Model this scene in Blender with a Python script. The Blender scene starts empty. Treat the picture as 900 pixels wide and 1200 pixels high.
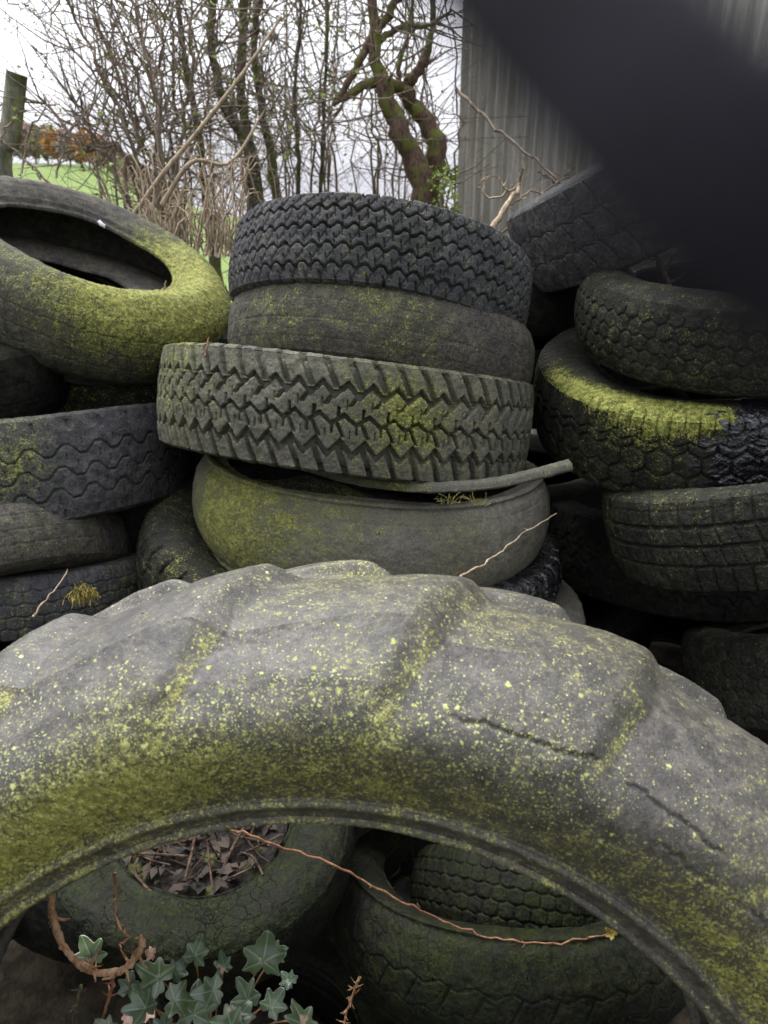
import bpy, math, random
import numpy as np
from mathutils import Vector, Matrix, Euler
C = bpy.context.scene.collection
PI = math.pi
FPX = 873.0; PITCH = math.radians(24.5); CAMZ = 1.63
cp, sp = math.cos(PITCH), math.sin(PITCH)
CAM = np.array([0, 0, CAMZ])

def at(x, y, Y):
    """world point on the vertical plane at distance Y seen at photo coordinates x, y"""
    a = (x-450)/FPX; b = -(y-600)/FPX
    d = np.array([a, cp+b*sp, -sp+b*cp])
    return CAM + d*(Y/d[1])

# ------------------------------------------------------------------ noise
_r = np.random.RandomState(7)
_T = _r.rand(64, 64, 64).astype(np.float32)
def vnoise(p):
    i = np.floor(p).astype(np.int64); f = (p-i).astype(np.float32); f = f*f*(3-2*f); i &= 63; j = (i+1) & 63
    x0, y0, z0 = i[..., 0], i[..., 1], i[..., 2]; x1, y1, z1 = j[..., 0], j[..., 1], j[..., 2]
    fx, fy, fz = f[..., 0], f[..., 1], f[..., 2]
    a = _T[x0, y0, z0]*(1-fx)+_T[x1, y0, z0]*fx; b = _T[x0, y1, z0]*(1-fx)+_T[x1, y1, z0]*fx
    c = _T[x0, y0, z1]*(1-fx)+_T[x1, y0, z1]*fx; d = _T[x0, y1, z1]*(1-fx)+_T[x1, y1, z1]*fx
    a = a*(1-fy)+b*fy; c = c*(1-fy)+d*fy
    return a*(1-fz)+c*fz
def fbm(p, s, o=3, off=0.0):
    v = 0; a = .5; t = 0; q = p*s+off
    for _ in range(o):
        v = v+a*vnoise(q); t += a; a *= .5; q = q*2.03+11.7
    return v/t                                  # 0..1
def sst(a, b, x):
    t = np.clip((x-a)/(b-a), 0, 1); return t*t*(3-2*t)

# ------------------------------------------------------------------ object helpers
def tag(o, label=None, cat=None, group=None, kind=None):
    if label: o['label'] = label
    if cat: o['category'] = cat
    if group: o['group'] = group
    if kind: o['kind'] = kind
    return o
def empty(name, loc):
    o = bpy.data.objects.new(name, None); C.objects.link(o); o.location = loc; o.empty_display_size = .05
    return o
def raw_mesh(name, verts, faces4=None, faces3=None, mat=None, parent=None, smooth=True, attrs=None, uv=None):
    me = bpy.data.meshes.new(name)
    verts = np.asarray(verts, np.float32).reshape(-1, 3)
    off = np.array(parent.location, np.float32) if parent is not None and parent.parent is None else np.zeros(3, np.float32)
    if parent is not None and parent.parent is not None:
        off = np.array(parent.parent.location, np.float32)+np.array(parent.location, np.float32)
    verts = verts-off
    me.vertices.add(len(verts)); me.vertices.foreach_set('co', verts.ravel())
    L = []; st = []; n = 0
    for f, k in ((faces4, 4), (faces3, 3)):
        if f is not None and len(f):
            f = np.asarray(f, np.int32).reshape(-1, k); L.append(f.ravel()); st.append(n+np.arange(len(f))*k); n += len(f)*k
    L = np.concatenate(L); st = np.concatenate(st)
    me.loops.add(len(L)); me.loops.foreach_set('vertex_index', L)
    me.polygons.add(len(st)); me.polygons.foreach_set('loop_start', st.astype(np.int32))
    me.update(calc_edges=True)
    if smooth: me.polygons.foreach_set('use_smooth', np.ones(len(me.polygons), bool))
    for k, a in (attrs or {}).items():
        at_ = me.attributes.new(k, 'FLOAT', 'POINT'); at_.data.foreach_set('value', np.asarray(a, np.float32).ravel())
    if mat: me.materials.append(mat)
    o = bpy.data.objects.new(name, me); C.objects.link(o)
    if parent is not None: o.parent = parent
    return o
def grid_faces(nu, nv, wrap_u=True, flip=False):
    """verts index u*nv+v"""
    u = np.arange(nu if wrap_u else nu-1); v = np.arange(nv-1)
    U, V = np.meshgrid(u, v, indexing='ij'); U2 = (U+1) % nu
    f = np.stack([U*nv+V, U2*nv+V, U2*nv+V+1, U*nv+V+1], -1).reshape(-1, 4)
    return f[:, ::-1] if flip else f
class Geo:
    """collects pieces for ONE mesh"""
    def __init__(s): s.v = []; s.q = []; s.t = []; s.n = 0; s.a = []
    def add(s, v, q=None, t=None, a=None):
        v = np.asarray(v, float).reshape(-1, 3)
        if q is not None and len(q): s.q.append(np.asarray(q).reshape(-1, 4)+s.n)
        if t is not None and len(t): s.t.append(np.asarray(t).reshape(-1, 3)+s.n)
        s.v.append(v); s.n += len(v)
        s.a.append(np.zeros(len(v)) if a is None else np.asarray(a))
    def tube(s, pts, rad, k=5, a=None):
        P = np.asarray(pts, float); n = len(P); R = np.broadcast_to(np.asarray(rad, float), (n,))
        T = np.gradient(P, axis=0); T /= np.linalg.norm(T, axis=1)[:, None]+1e-9
        ref = np.array([.13, .97, .2]) if abs(T[:, 1]).mean() < .8 else np.array([1, .1, .1])
        A = np.cross(T, ref); A /= np.linalg.norm(A, axis=1)[:, None]+1e-9; B = np.cross(T, A)
        th = np.arange(k)*2*PI/k
        V = P[:, None]+R[:, None, None]*(np.cos(th)[None, :, None]*A[:, None]+np.sin(th)[None, :, None]*B[:, None])
        idx = np.arange(n*k).reshape(n, k); i2 = np.roll(idx, -1, 1)
        q = np.stack([idx[:-1], i2[:-1], i2[1:], idx[1:]], -1).reshape(-1, 4)
        base = V.reshape(-1, 3)
        caps = []
        for c in range(1, k-1): caps += [[0, c, c+1], [(n-1)*k, (n-1)*k+c+1, (n-1)*k+c]]
        s.add(base, q, caps, None if a is None else np.full(n*k, a))
    def build(s, name, mat, parent=None, smooth=True, attr=None):
        V = np.concatenate(s.v)
        return raw_mesh(name, V, np.concatenate(s.q) if s.q else None, np.concatenate(s.t) if s.t else None, mat, parent, smooth,
                        {attr: np.concatenate(s.a)} if attr else None)
def smooth_path(pts, n):
    """Catmull-Rom through points"""
    P = np.asarray(pts, float); P = np.vstack([2*P[0]-P[1], P, 2*P[-1]-P[-2]])
    m = len(P)-3; t = np.linspace(0, m, n); i = np.minimum(t.astype(int), m-1); f = (t-i)[:, None]
    a, b, c, d = P[i], P[i+1], P[i+2], P[i+3]
    return .5*(2*b+(c-a)*f+(2*a-5*b+4*c-d)*f**2+(3*b-a-3*c+d)*f**3)

# ------------------------------------------------------------------ materials
class NT:
    def __init__(s, m):
        m.use_nodes = True; s.nt = m.node_tree; s.nt.nodes.clear(); s.N = s.nt.nodes; s.Lk = s.nt.links
    def n(s, t, **k):
        x = s.N.new(t)
        for a, b in k.items():
            if a.startswith('i_'):
                x.inputs[a[2:].replace('_', ' ')].default_value = b
            else: setattr(x, a, b)
        return x
    def l(s, a, b): s.Lk.new(a, b)
    def math(s, op, a, b=None, c=None, clamp=False):
        x = s.n('ShaderNodeMath', operation=op, use_clamp=clamp)
        for i, v in enumerate((a, b, c)):
            if v is None: continue
            if isinstance(v, (int, float)): x.inputs[i].default_value = v
            else: s.l(v, x.inputs[i])
        return x.outputs[0]
    def ramp(s, x, lo, hi, a=0., b=1.):
        m = s.n('ShaderNodeMapRange', interpolation_type='SMOOTHSTEP')
        s.l(x, m.inputs['Value']); m.inputs['From Min'].default_value = lo; m.inputs['From Max'].default_value = hi
        m.inputs['To Min'].default_value = a; m.inputs['To Max'].default_value = b
        return m.outputs[0]
    def mix(s, f, a, b):
        m = s.n('ShaderNodeMix', data_type='RGBA')
        for i, v in ((0, f), (6, a), (7, b)):
            if isinstance(v, (int, float)): m.inputs[i].default_value = v
            elif isinstance(v, tuple): m.inputs[i].default_value = (*v, 1) if len(v) == 3 else v
            else: s.l(v, m.inputs[i])
        return m.outputs[2]
    def noise(s, co, scale, detail=3, rough=.6, dist=0.):
        x = s.n('ShaderNodeTexNoise'); s.l(co, x.inputs['Vector'])
        x.inputs['Scale'].default_value = scale; x.inputs['Detail'].default_value = detail
        x.inputs['Roughness'].default_value = rough; x.inputs['Distortion'].default_value = dist
        return x.outputs['Fac']
    def voro(s, co, scale, feature='F1', out='Distance'):
        x = s.n('ShaderNodeTexVoronoi', feature=feature); s.l(co, x.inputs['Vector']); x.inputs['Scale'].default_value = scale
        return x.outputs[out]
    def attr(s, name):
        x = s.n('ShaderNodeAttribute', attribute_name=name); return x.outputs['Fac']
    def scaled(s, co, v):
        x = s.n('ShaderNodeMapping'); s.l(co, x.inputs['Vector']); x.inputs['Scale'].default_value = v; return x.outputs[0]
    def out(s, col, rough, height=None, bstr=.3, bdist=.002, spec=.3, **kw):
        b = s.n('ShaderNodeBsdfPrincipled'); o = s.n('ShaderNodeOutputMaterial')
        for k, v in (('Base Color', col), ('Roughness', rough), ('Specular IOR Level', spec)):
            if isinstance(v, (int, float)): b.inputs[k].default_value = v
            elif isinstance(v, tuple): b.inputs[k].default_value = (*v, 1)
            else: s.l(v, b.inputs[k])
        if height is not None:
            u = s.n('ShaderNodeBump'); u.inputs['Strength'].default_value = bstr; u.inputs['Distance'].default_value = bdist
            s.l(height, u.inputs['Height']); s.l(u.outputs[0], b.inputs['Normal'])
        s.l(b.outputs[0], o.inputs[0]); return b
def M_(name):
    m = bpy.data.materials.new(name); return m, NT(m)

MOSS_Y = (.50, .49, .12); MOSS_G = (.15, .165, .04); LICH = (.40, .45, .12)
def rubber(name, c1, c2, film=(.10, .105, .035), moss=MOSS_Y, moss2=MOSS_G, rough=.82, grit=.5, cracks=0., gscale=1.0, spec=.16, lichen=0., bump=.7, scl=1.):
    m, t = M_(name)
    co = t.n('ShaderNodeTexCoord').outputs['Object']
    big = t.noise(co, 5, 4); mid = t.noise(co, 38*gscale, 5, .7); fine = t.noise(co, 260*gscale, 3, .75); fine2 = t.noise(co, 760*gscale, 2, .6)
    base = t.mix(t.ramp(mid, .40, .60), c1, c2)
    base = t.mix(t.ramp(big, .35, .7, 0, .55), base, tuple(x*.72 for x in c1))
    base = t.mix(t.ramp(t.noise(co, 7.3, 3), .50, .66, 0, .6), base, (c1[0]*.98, c1[1]*.96, c1[2]*1.10+.0015))
    # pale grains of grit caught in the rubber
    g = t.ramp(fine2, .57, .63, 0, grit*1.3)
    base = t.mix(g, base, (.24, .235, .20))
    dk = t.ramp(fine, .36, .47, .75, 0)
    base = t.mix(dk, base, tuple(x*.4 for x in c1))
    at_ = t.attr('moss')
    # thin algae film
    fm = t.math('MULTIPLY', t.ramp(t.math('ADD', at_, t.math('MULTIPLY', t.math('SUBTRACT', mid, .5), .5)), .02, .75), .38)
    col = t.mix(fm, base, film)
    # granular moss / lichen crust
    nz = t.math('ADD', t.math('MULTIPLY', t.math('SUBTRACT', fine, .5), 3.2), t.math('MULTIPLY', t.math('SUBTRACT', mid, .5), 1.6))
    den = t.math('ADD', at_, nz)
    mk = t.ramp(den, .52, .63)
    mc = t.mix(t.ramp(t.noise(co, 90*gscale, 3), .35, .65), moss2, moss)
    mc = t.mix(t.ramp(fine2, .35, .75), tuple(x*.55 for x in moss2), mc)
    col = t.mix(t.math('MULTIPLY', mk, .92), col, mc)
    h = t.math('ADD', t.math('MULTIPLY', fine, .6), t.math('MULTIPLY', mk, .7))
    if lichen > 0:
        la = t.attr('lich')
        for sc, th in ((90, .29), (170, .32), (300, .40), (480, .42)):
            vv = t.n('ShaderNodeTexVoronoi', feature='F1'); wco = t.n('ShaderNodeVectorMath', operation='ADD'); t.l(co, wco.inputs[0])
            nn = t.n('ShaderNodeTexNoise'); t.l(co, nn.inputs['Vector']); nn.inputs['Scale'].default_value = 160
            sc_ = t.n('ShaderNodeVectorMath', operation='SCALE'); t.l(nn.outputs['Color'], sc_.inputs[0]); sc_.inputs['Scale'].default_value = .007
            t.l(sc_.outputs[0], wco.inputs[1]); t.l(wco.outputs[0], vv.inputs['Vector']); vv.inputs['Scale'].default_value = sc
            sep = t.n('ShaderNodeSeparateColor'); t.l(vv.outputs['Color'], sep.inputs[0])
            keep = t.math('MULTIPLY', t.ramp(t.math('SUBTRACT', la, sep.outputs[0]), .0, .08), 1.)
            rad = t.math('MULTIPLY', t.math('ADD', t.math('MULTIPLY', t.math('POWER', sep.outputs[1], 2.), .8), .30), th)
            sp_ = t.ramp(t.math('ADD', t.math('SUBTRACT', rad, vv.outputs['Distance']), t.math('MULTIPLY', t.math('SUBTRACT', fine2, .5), .5)), -.02, .14)
            k = t.math('MULTIPLY', t.math('MULTIPLY', sp_, keep), lichen)
            lc = t.mix(sep.outputs[2], (.25, .28, .06), (.44, .45, .17))
            col = t.mix(k, col, lc); h = t.math('ADD', h, t.math('MULTIPLY', k, .8))
    if cracks > 0:
        wn = t.n('ShaderNodeTexNoise'); t.l(co, wn.inputs['Vector']); wn.inputs['Scale'].default_value = 25
        s1 = t.n('ShaderNodeVectorMath', operation='SCALE'); t.l(wn.outputs['Color'], s1.inputs[0]); s1.inputs['Scale'].default_value = .03
        s2 = t.n('ShaderNodeVectorMath', operation='ADD'); t.l(co, s2.inputs[0]); t.l(s1.outputs[0], s2.inputs[1])
        ve = t.n('ShaderNodeTexVoronoi', feature='DISTANCE_TO_EDGE'); t.l(s2.outputs[0], ve.inputs['Vector']); ve.inputs['Scale'].default_value = 46
        ck = t.ramp(ve.outputs['Distance'], .0, .03, 1, 0)
        ck = t.math('MULTIPLY', ck, t.ramp(t.noise(co, 7), .48, .64, 0, cracks))
        h = t.math('SUBTRACT', h, t.math('MULTIPLY', ck, 2.5)); col = t.mix(t.math('MULTIPLY', ck, .75), col, (.008, .008, .007))
    w = t.attr('wet')
    wk = t.ramp(t.math('ADD', w, t.math('MULTIPLY', t.math('SUBTRACT', mid, .5), 2.4)), .42, .55)
    col = t.mix(wk, col, (.007, .007, .009))
    ro = t.mix(wk, (rough,)*3, (.13, .13, .13))
    wl = t.math('MULTIPLY', t.math('MULTIPLY', wk, t.noise(t.scaled(co, (1, 1, 1)), 70, 3)), 5.)
    h = t.math('ADD', h, wl)
    # droppings / pale scuffs
    sc2 = t.attr('white'); col = t.mix(t.ramp(t.math('ADD', sc2, t.math('MULTIPLY', t.math('SUBTRACT', mid, .5), .8)), .45, .6), col, (.62, .62, .62))
    sm = t.mix(wk, (spec,)*3, (.75,)*3)
    t.out(col, ro, h, bump, .0024, sm)
    return m

# ------------------------------------------------------------------ tyres
def zig(t): return np.abs((t % 1)*4-2)-1
def trap(t, k=1.7): return np.clip(zig(t)*k, -1, 1)
class Tread:
    """groove depth map: t counts pitches round the tyre, v runs -1..1 across it"""
    def __init__(s, t, v, pitch, hw): s.t = t; s.v = v; s.p = pitch; s.hw = hw; s.g = np.zeros(np.broadcast(t, v).shape)
    def put(s, d, w, dep=1., e=.0008, mask=None):
        k = (1-sst(w/2-e, w/2+e, np.abs(d)))*dep
        if mask is not None: k = k*mask
        s.g = np.maximum(s.g, k); return s
    def lon(s, v0, amp, w, ph=0, dep=1., f=zig, slope=True):
        d = (s.v-v0-amp*f(s.t+ph))*s.hw
        if slope: d = d/math.sqrt(1+(amp*4*s.hw/s.p)**2)
        return s.put(d, w, dep)
    def lat(s, t0, sl, va, vb, w, dep=1., bend=None):
        q = s.t-t0-sl*(s.v-(va+vb)/2)
        if bend is not None: q = q-bend(s.v)
        d = ((q+.5) % 1-.5)*s.p/math.sqrt(1+(sl*s.p/s.hw)**2)
        e = .0018/s.hw
        return s.put(d, w, dep, mask=sst(va-e, va+e, s.v)*(1-sst(vb-e, vb+e, s.v)))
def hexline(t, v, p, hw, w, sx, ph=0., dep=1.):
    """honeycomb sipes; sx pitches per cell"""
    a = t*sx; b = v*hw/p*sx*1.0
    q = np.stack([a, b], -1); r = np.array([1., math.sqrt(3)])
    def cell(z): return (z % r)-r/2
    A = cell(q); B = cell(q-r/2); m = (A**2).sum(-1) < (B**2).sum(-1)
    g = np.abs(np.where(m[..., None], A, B))
    d = .5-np.maximum(g[..., 0], g[..., 0]*.5+g[..., 1]*math.sqrt(3)/2)
    return (1-sst(w*.35, w, d*p/sx))*dep
def tp_block(T, o):                                        # scalloped rows of small blocks between zigzag grooves
    for v0, ph in ((-.66, .1), (-.22, .55), (.22, .05), (.66, .5)):
        T.lon(v0, .055, .0048, ph, 1, trap, False)
    rows = [(-.94, -.72), (-.60, -.30), (-.15, .15), (.28, .60), (.72, .96)]
    for i, (a, b) in enumerate(rows):
        m = (a+b)/2; h = (b-a)/2
        T.lat(.1+.37*i, -.55, a-.05, m+.02, .0022, .7); T.lat(.1+.37*i+.42, -.55, m-.02, b+.05, .0022, .7)
        T.lat(.35+.37*i, 1.6, m-.09, m+.09, .0017, .45)
    T.lat(.2, 0, .93, 1.3, .004, .8); T.lat(.2, 0, -1.3, -.93, .004, .8)
def tp_worn(T, o):
    for v0 in (-.68, -.2, .3, .72): T.lon(v0, .008, .0024, .3, .35)
    T.lat(.1, .1, .3, 1.1, .0016, .35); T.lat(.55, .1, -.2, .3, .0013, .22); T.lat(.3, -.1, -1.1, -.68, .0016, .4); T.lat(.8, .2, -.68, -.2, .0012, .2)
def tp_mud(T, o):                                           # heavy interlocking off-road blocks
    T.lon(.47, .115, .0080, 0, 1); T.lon(-.05, .085, .0064, .05, 1); T.lon(-.56, .13, .0080, .14, 1)
    T.lat(.25, -1.1, .49, 1.06, .0112, 1); T.lat(.25, 0, 1.06, 1.5, .0112, 1)
    T.lat(.0, -.95, -1.06, -.50, .0105, 1); T.lat(.95, 0, -1.5, -1.06, .0105, 1)
    T.lat(.36, 1.5, .20, .46, .0062, 1); T.lat(.70, 0, -.02, .16, .0044, .9); T.lat(.47, 0, -.30, -.12, .0044, .9); T.lat(.80, -1.2, -.36, -.10, .0060, 1)
    T.lat(.02, 0, .12, .30, .0018, .4); T.lat(.22, 0, -.38, -.22, .0018, .4)
def tp_zig3(T, o):
    for v0, ph in ((.34, 0), (-.08, .2), (-.5, .4)):
        T.lon(v0, .10, .0042, ph, 1, lambda q: trap(q, 1.8)); T.lat(.5-ph, 0, v0+.07, v0+.20, .0028, .8); T.lat(-ph, 0, v0-.20, v0-.07, .0028, .8)
    T.lat(.2, -.1, .72, .93, .0075, .75); T.lat(.7, .1, -.97, -.8, .006, .8)
def tp_diag(T, o):
    for v0 in (.58, .05, -.45): T.lon(v0, .012, .0026, .2, .6)
    T.lat(.2, -.9, .1, .55, .0022, .6); T.lat(.5, -.9, -.42, .02, .0022, .6); T.lat(.1, .2, .62, 1.2, .002, .5); T.lat(.8, -.6, -1.1, -.5, .002, .6)
def tp_rows(T, o):
    for v0, ph in ((.62, 0), (.2, .5), (-.22, 0), (-.64, .5)): T.lon(v0, .04, .0032, ph, .8)
    T.lat(.0, .15, .62, 1.25, .004, .8); T.lat(.5, .1, .2, .62, .003, .8); T.lat(0, .1, -.2, .2, .003, .8); T.lat(.5, .1, -.62, -.2, .003, .8); T.lat(.1, .1, -1.2, -.62, .004, .8)
def tp_honey(T, o):
    e = (1-sst(.78, .92, np.abs(T.v+.1)))
    T.g = np.maximum(T.g, hexline(T.t, T.v, T.p, T.hw, .0032, 1.)*e*.85)
def tp_curve(T, o):
    for k, (a, b) in enumerate(((.35, 1.05), (-.3, .42), (-1.05, -.22))):
        T.lat(.1+.4*k, .0, a, b, .0036, .9, lambda v, a=a, b=b: .55*np.sqrt(np.clip(1-((v-a)/(b-a))**2, 0, 1)))
        T.lat(.55+.4*k, .7, a, (a+b)/2, .003, .8)
    T.lon(.36, .04, .0022, .2, .6); T.lon(-.27, .04, .0022, .6, .6)
def tp_pave(T, o):
    h = hexline(T.t+.15*T.v, T.v*1.0, T.p, T.hw, .0042, 1.)
    T.g = np.maximum(T.g, h*(1-sst(.50, .56, T.v))*.9)
    T.lon(.50, .07, .0036, .0, .9); T.lat(.25, 0, .55, 1.15, .0042, .9); T.lat(.75, 0, .72, 1.15, .0036, .8)
    T.lat(.5, .15, -.35, .05, .0022, .5)
def tp_rib(T, o):
    for v0 in (.46, .02, -.42): T.lon(v0, .0, .0068, 0, 1)
    T.lat(.1, .0, .46, 1.3, .0048, .9); T.lat(.6, .0, -1.3, -.42, .0048, .9); T.lat(.2, -.7, .06, .42, .003, .8); T.lat(.3, -.7, -.38, -.02, .003, .8)
    T.lon(.82, .0, .0016, 0, .4)
def tp_crack(T, o):
    T.lon(.3, .07, .0026, 0, .7); T.lon(-.3, .07, .0026, .5, .7)
    T.lat(.1, .7, -.3, .3, .0026, .8); T.lat(.6, -.5, .3, .9, .0022, .7); T.lat(.2, .4, -.9, -.3, .0022, .7)
def tp_bald(T, o):
    T.lat(.3, 0, .70, .84, .0030, .38); T.lat(.8, -.2, .62, .70, .0022, .2); T.lon(.86, 0, .0030, 0, .35); T.lon(.55, 0, .002, 0, .06)
def tp_knob(T, o):
    T.lat(.0, .2, -1.3, 1.3, .009, 1); T.lon(0, .08, .006, 0, 1); T.lon(.5, .05, .004, .5, .8); T.lon(-.5, .05, .004, .5, .8)

def section(R, W, rb, tw, drop, thick, dv, bulge=0., bk=.385):
    """cross-section as (axial, radius, part id, v); part 0 tread, 1/2 sidewalls, 3/4 beads, 5 liner"""
    h = R-rb; A = []; 
    def side(n):
        hw = tw/2
        return smooth_path([(hw, R-drop), (hw+.35*(W/2-hw)+.004, R-drop-.07*h-.004), (W*.5+bulge*.3, R-.36*h), (W*.505+bulge, R-.55*h), (W*min(.46, bk+.075)+bulge*.6, rb+.22*h), (W*(bk+.025), rb+.10*h), (W*bk, rb+.045*h)], n)
    nt = max(8, int(tw/dv)); ns = max(14, int(h*1.15/(dv*1.25))); nb = 9
    v = np.linspace(1, -1, nt)
    tre = np.stack([v*tw/2, R-drop*np.abs(v)**2.4], -1)
    sd = side(ns)
    bead = smooth_path([(W*bk, rb+.045*h), (W*bk+.002, rb+.02*h), (W*(bk-.01), rb+.002), (W*(bk-.03), rb), (W*(bk-.05), rb+.004), (W*(bk-.055), rb+.03*h+.004)], nb)
    inn = smooth_path([(W*(bk-.055), rb+.03*h+.004), (W*.40, rb+.2*h), (W*.47-thick*.6+bulge*.5, R-.55*h), (W*.44-thick*.6, R-.3*h), (tw*.5-thick, R-drop-thick*1.0), (tw*.2, R-thick*1.3), (0, R-thick*1.3)], 26)
    mir = lambda a: np.stack([-a[:, 0], a[:, 1]], -1)[::-1]
    return [('tread', tre, v, 0), ('sidewall', sd[::-1], None, 1), ('sidewall', mir(sd)[::-1], None, -1),
            ('bead', bead[::-1], None, 1), ('bead', mir(bead)[::-1], None, -1), ('inner_liner', np.vstack([inn, mir(inn)[1:]]), None, 0)]
TY = {}
def tyre(key, label, pose, mat, tread=None, N=60, depth=.007, moss=(.1, .3, .3, 6), spots=(), wet=(), lich=None, white=(),
         dv=.0021, du=.0023, drop=.012, thick=.013, twf=.88, warp=.006, bulge=0., group='old tyres dumped in a heap', extra=None, rings=(), coarse=3.2, dense=1.95, mossf=None, bk=.385, rough_amp=.0005, seed=0, name='tyre'):
    x, y, z, nx, ny, nz, R, W, br = pose
    ctr = np.array([x, y, z]); n = np.array([nx, ny, nz]); n = n/np.linalg.norm(n)
    tocam = CAM-ctr; e1 = tocam-n*(tocam@n); e1 /= np.linalg.norm(e1); e2 = np.cross(n, e1)
    rb = R*br; tw = W*twf
    nd = int(2*dense*R/du); th1 = np.linspace(-dense, dense, nd, endpoint=False)
    nc = int((2*PI-2*dense)*R/(du*coarse)); th2 = np.linspace(dense, 2*PI-dense, nc, endpoint=False)
    th = np.concatenate([th1, th2])[:, None]
    circ = 2*PI*R; rs = seed*3.7
    root_low = ctr[2]-(R*math.sqrt(max(0, 1-n[2]**2))+W/2*abs(n[2]))
    root = empty(name, (ctr[0], ctr[1], root_low)); tag(root, label, 'tyre', group)
    for nm, prof, v, sgn in section(R, W, rb, tw, drop, thick, dv, bulge, bk):
        a = prof[:, 0][None, :]+0*th; r = prof[:, 1][None, :]+0*th; T_ = th+0*a
        g = np.zeros_like(a)
        fac = (r-rb)/(R-rb)
        if nm == 'tread' and tread:
            Tt = Tread(T_*N/(2*PI), v[None, :]+0*T_, circ/N, tw/2); tread(Tt, None); g = Tt.g
            w_ = 1-.35*fbm(np.stack([T_*6, a*30, 0*a], -1), 1, 2, rs)
            r = r-depth*g*w_
        if nm == 'sidewall' and tread:
            # shoulder grooves run out over the edge
            q = np.clip((prof[:, 1]-(R-drop-.16*(R-rb)))/(.16*(R-rb)), 0, 1)[None, :]
            Tt = Tread(T_*N/(2*PI), sgn*(1.0+0*a), circ/N, tw/2); tread(Tt, None)
            w_ = 1-.35*fbm(np.stack([T_*6, 0*a+sgn*tw/2*30, 0*a], -1), 1, 2, rs)
            g = Tt.g*w_; r = r-depth*g*q**.8; a = a-sgn*depth*g*2.6*q*(1-q)
        if nm == 'sidewall':
            for rr, amp, wd in rings:
                k = np.exp(-((fac-rr)/wd)**2); a = a+sgn*amp*k
        if extra is not None:
            da, dr = extra(nm, sgn, T_, a, r, fac, v); a = a+da; r = r+dr
        # out of round, warped
        r = r+warp*.8*np.cos(2*T_+rs)*1.0+warp*.4*np.cos(3*T_+rs*1.7)
        a = a+warp*(fac-.2)*np.sin(2*T_+rs*2)*1.2+warp*.5*np.sin(5*T_+rs)*(1-fac)
        P = ctr+a[..., None]*n+r[..., None]*(np.cos(T_)[..., None]*e1+np.sin(T_)[..., None]*e2)
        # surface normals in the world
        du_ = np.roll(P, -1, 0)-np.roll(P, 1, 0); dv_ = np.gradient(P, axis=1)
        Nn = np.cross(du_, dv_); Nn /= np.linalg.norm(Nn, axis=-1)[..., None]+1e-12
        if nm == 'inner_liner': pass
        outw = (a[..., None]*n*.6+(r-.5*(R+rb))[..., None]*(np.cos(T_)[..., None]*e1+np.sin(T_)[..., None]*e2))
        sg = np.sign((Nn*outw).sum(-1).mean()) or 1
        flip = sg > 0
        if sg < 0: Nn = -Nn
        L_ = P+rs
        am = rough_amp*(1.9 if nm != 'inner_liner' else .8)
        P = P+Nn*((fbm(L_, 45, 3)-.5)*am*5+(fbm(L_, 200, 2)-.5)*am*2.4*(.25 if nm == 'inner_liner' else 1))[..., None]
        b0, b1, b2, sc = moss
        lo = fbm(L_, sc, 4, 3.3)
        md = b0+b1*np.clip(Nn[..., 2], -.2, 1)+b2*(lo-.5)*2.2
        for s in spots:
            c, rad, am_ = np.array(s[0]), s[1], s[2]
            d2 = ((P-c)**2).sum(-1)/rad**2
            md = md+am_*np.exp(-d2)*(.55+.9*fbm(L_, 22, 3, 1.1))
        if mossf is not None: md = md+mossf(nm, sgn, T_, a, r, fac, P, Nn)
        if nm == 'inner_liner': md = md*.35-.1
        md = np.clip(md, 0, 1)
        P = P+Nn*(sst(.30, .75, md)*(fbm(L_, 330, 2, 9.)-.25)*.0045)[..., None]*(nm != 'inner_liner')
        wt = np.zeros_like(md); wh = np.zeros_like(md); lc = np.zeros_like(md)
        for s in wet: wt = wt+s[2]*np.exp(-((P-np.array(s[0]))**2).sum(-1)/s[1]**2)*(.5+fbm(L_, 16, 3, 5.))
        for s in white:
            q = (P-np.array(s[0])); dx = q@np.array(s[1]); q = q-dx[..., None]*np.array(s[1]); wh = np.maximum(wh, s[4]*(1-sst(.7, 1.3, np.sqrt((dx/s[2])**2+(q**2).sum(-1)/s[3]**2)*(.6+.8*fbm(L_, 60, 2)))))
        if lich is not None: lc = np.clip(lich(nm, sgn, T_, a, r, fac, P, Nn), 0, 1)
        o = raw_mesh(nm, P.reshape(-1, 3), grid_faces(P.shape[0], P.shape[1], True, flip), None, mat, root, True,
                 {'moss': md, 'wet': wt, 'white': wh, 'lich': lc})
    TY[key] = (ctr, n, e1, e2, R, W, rb)
    return root
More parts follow.
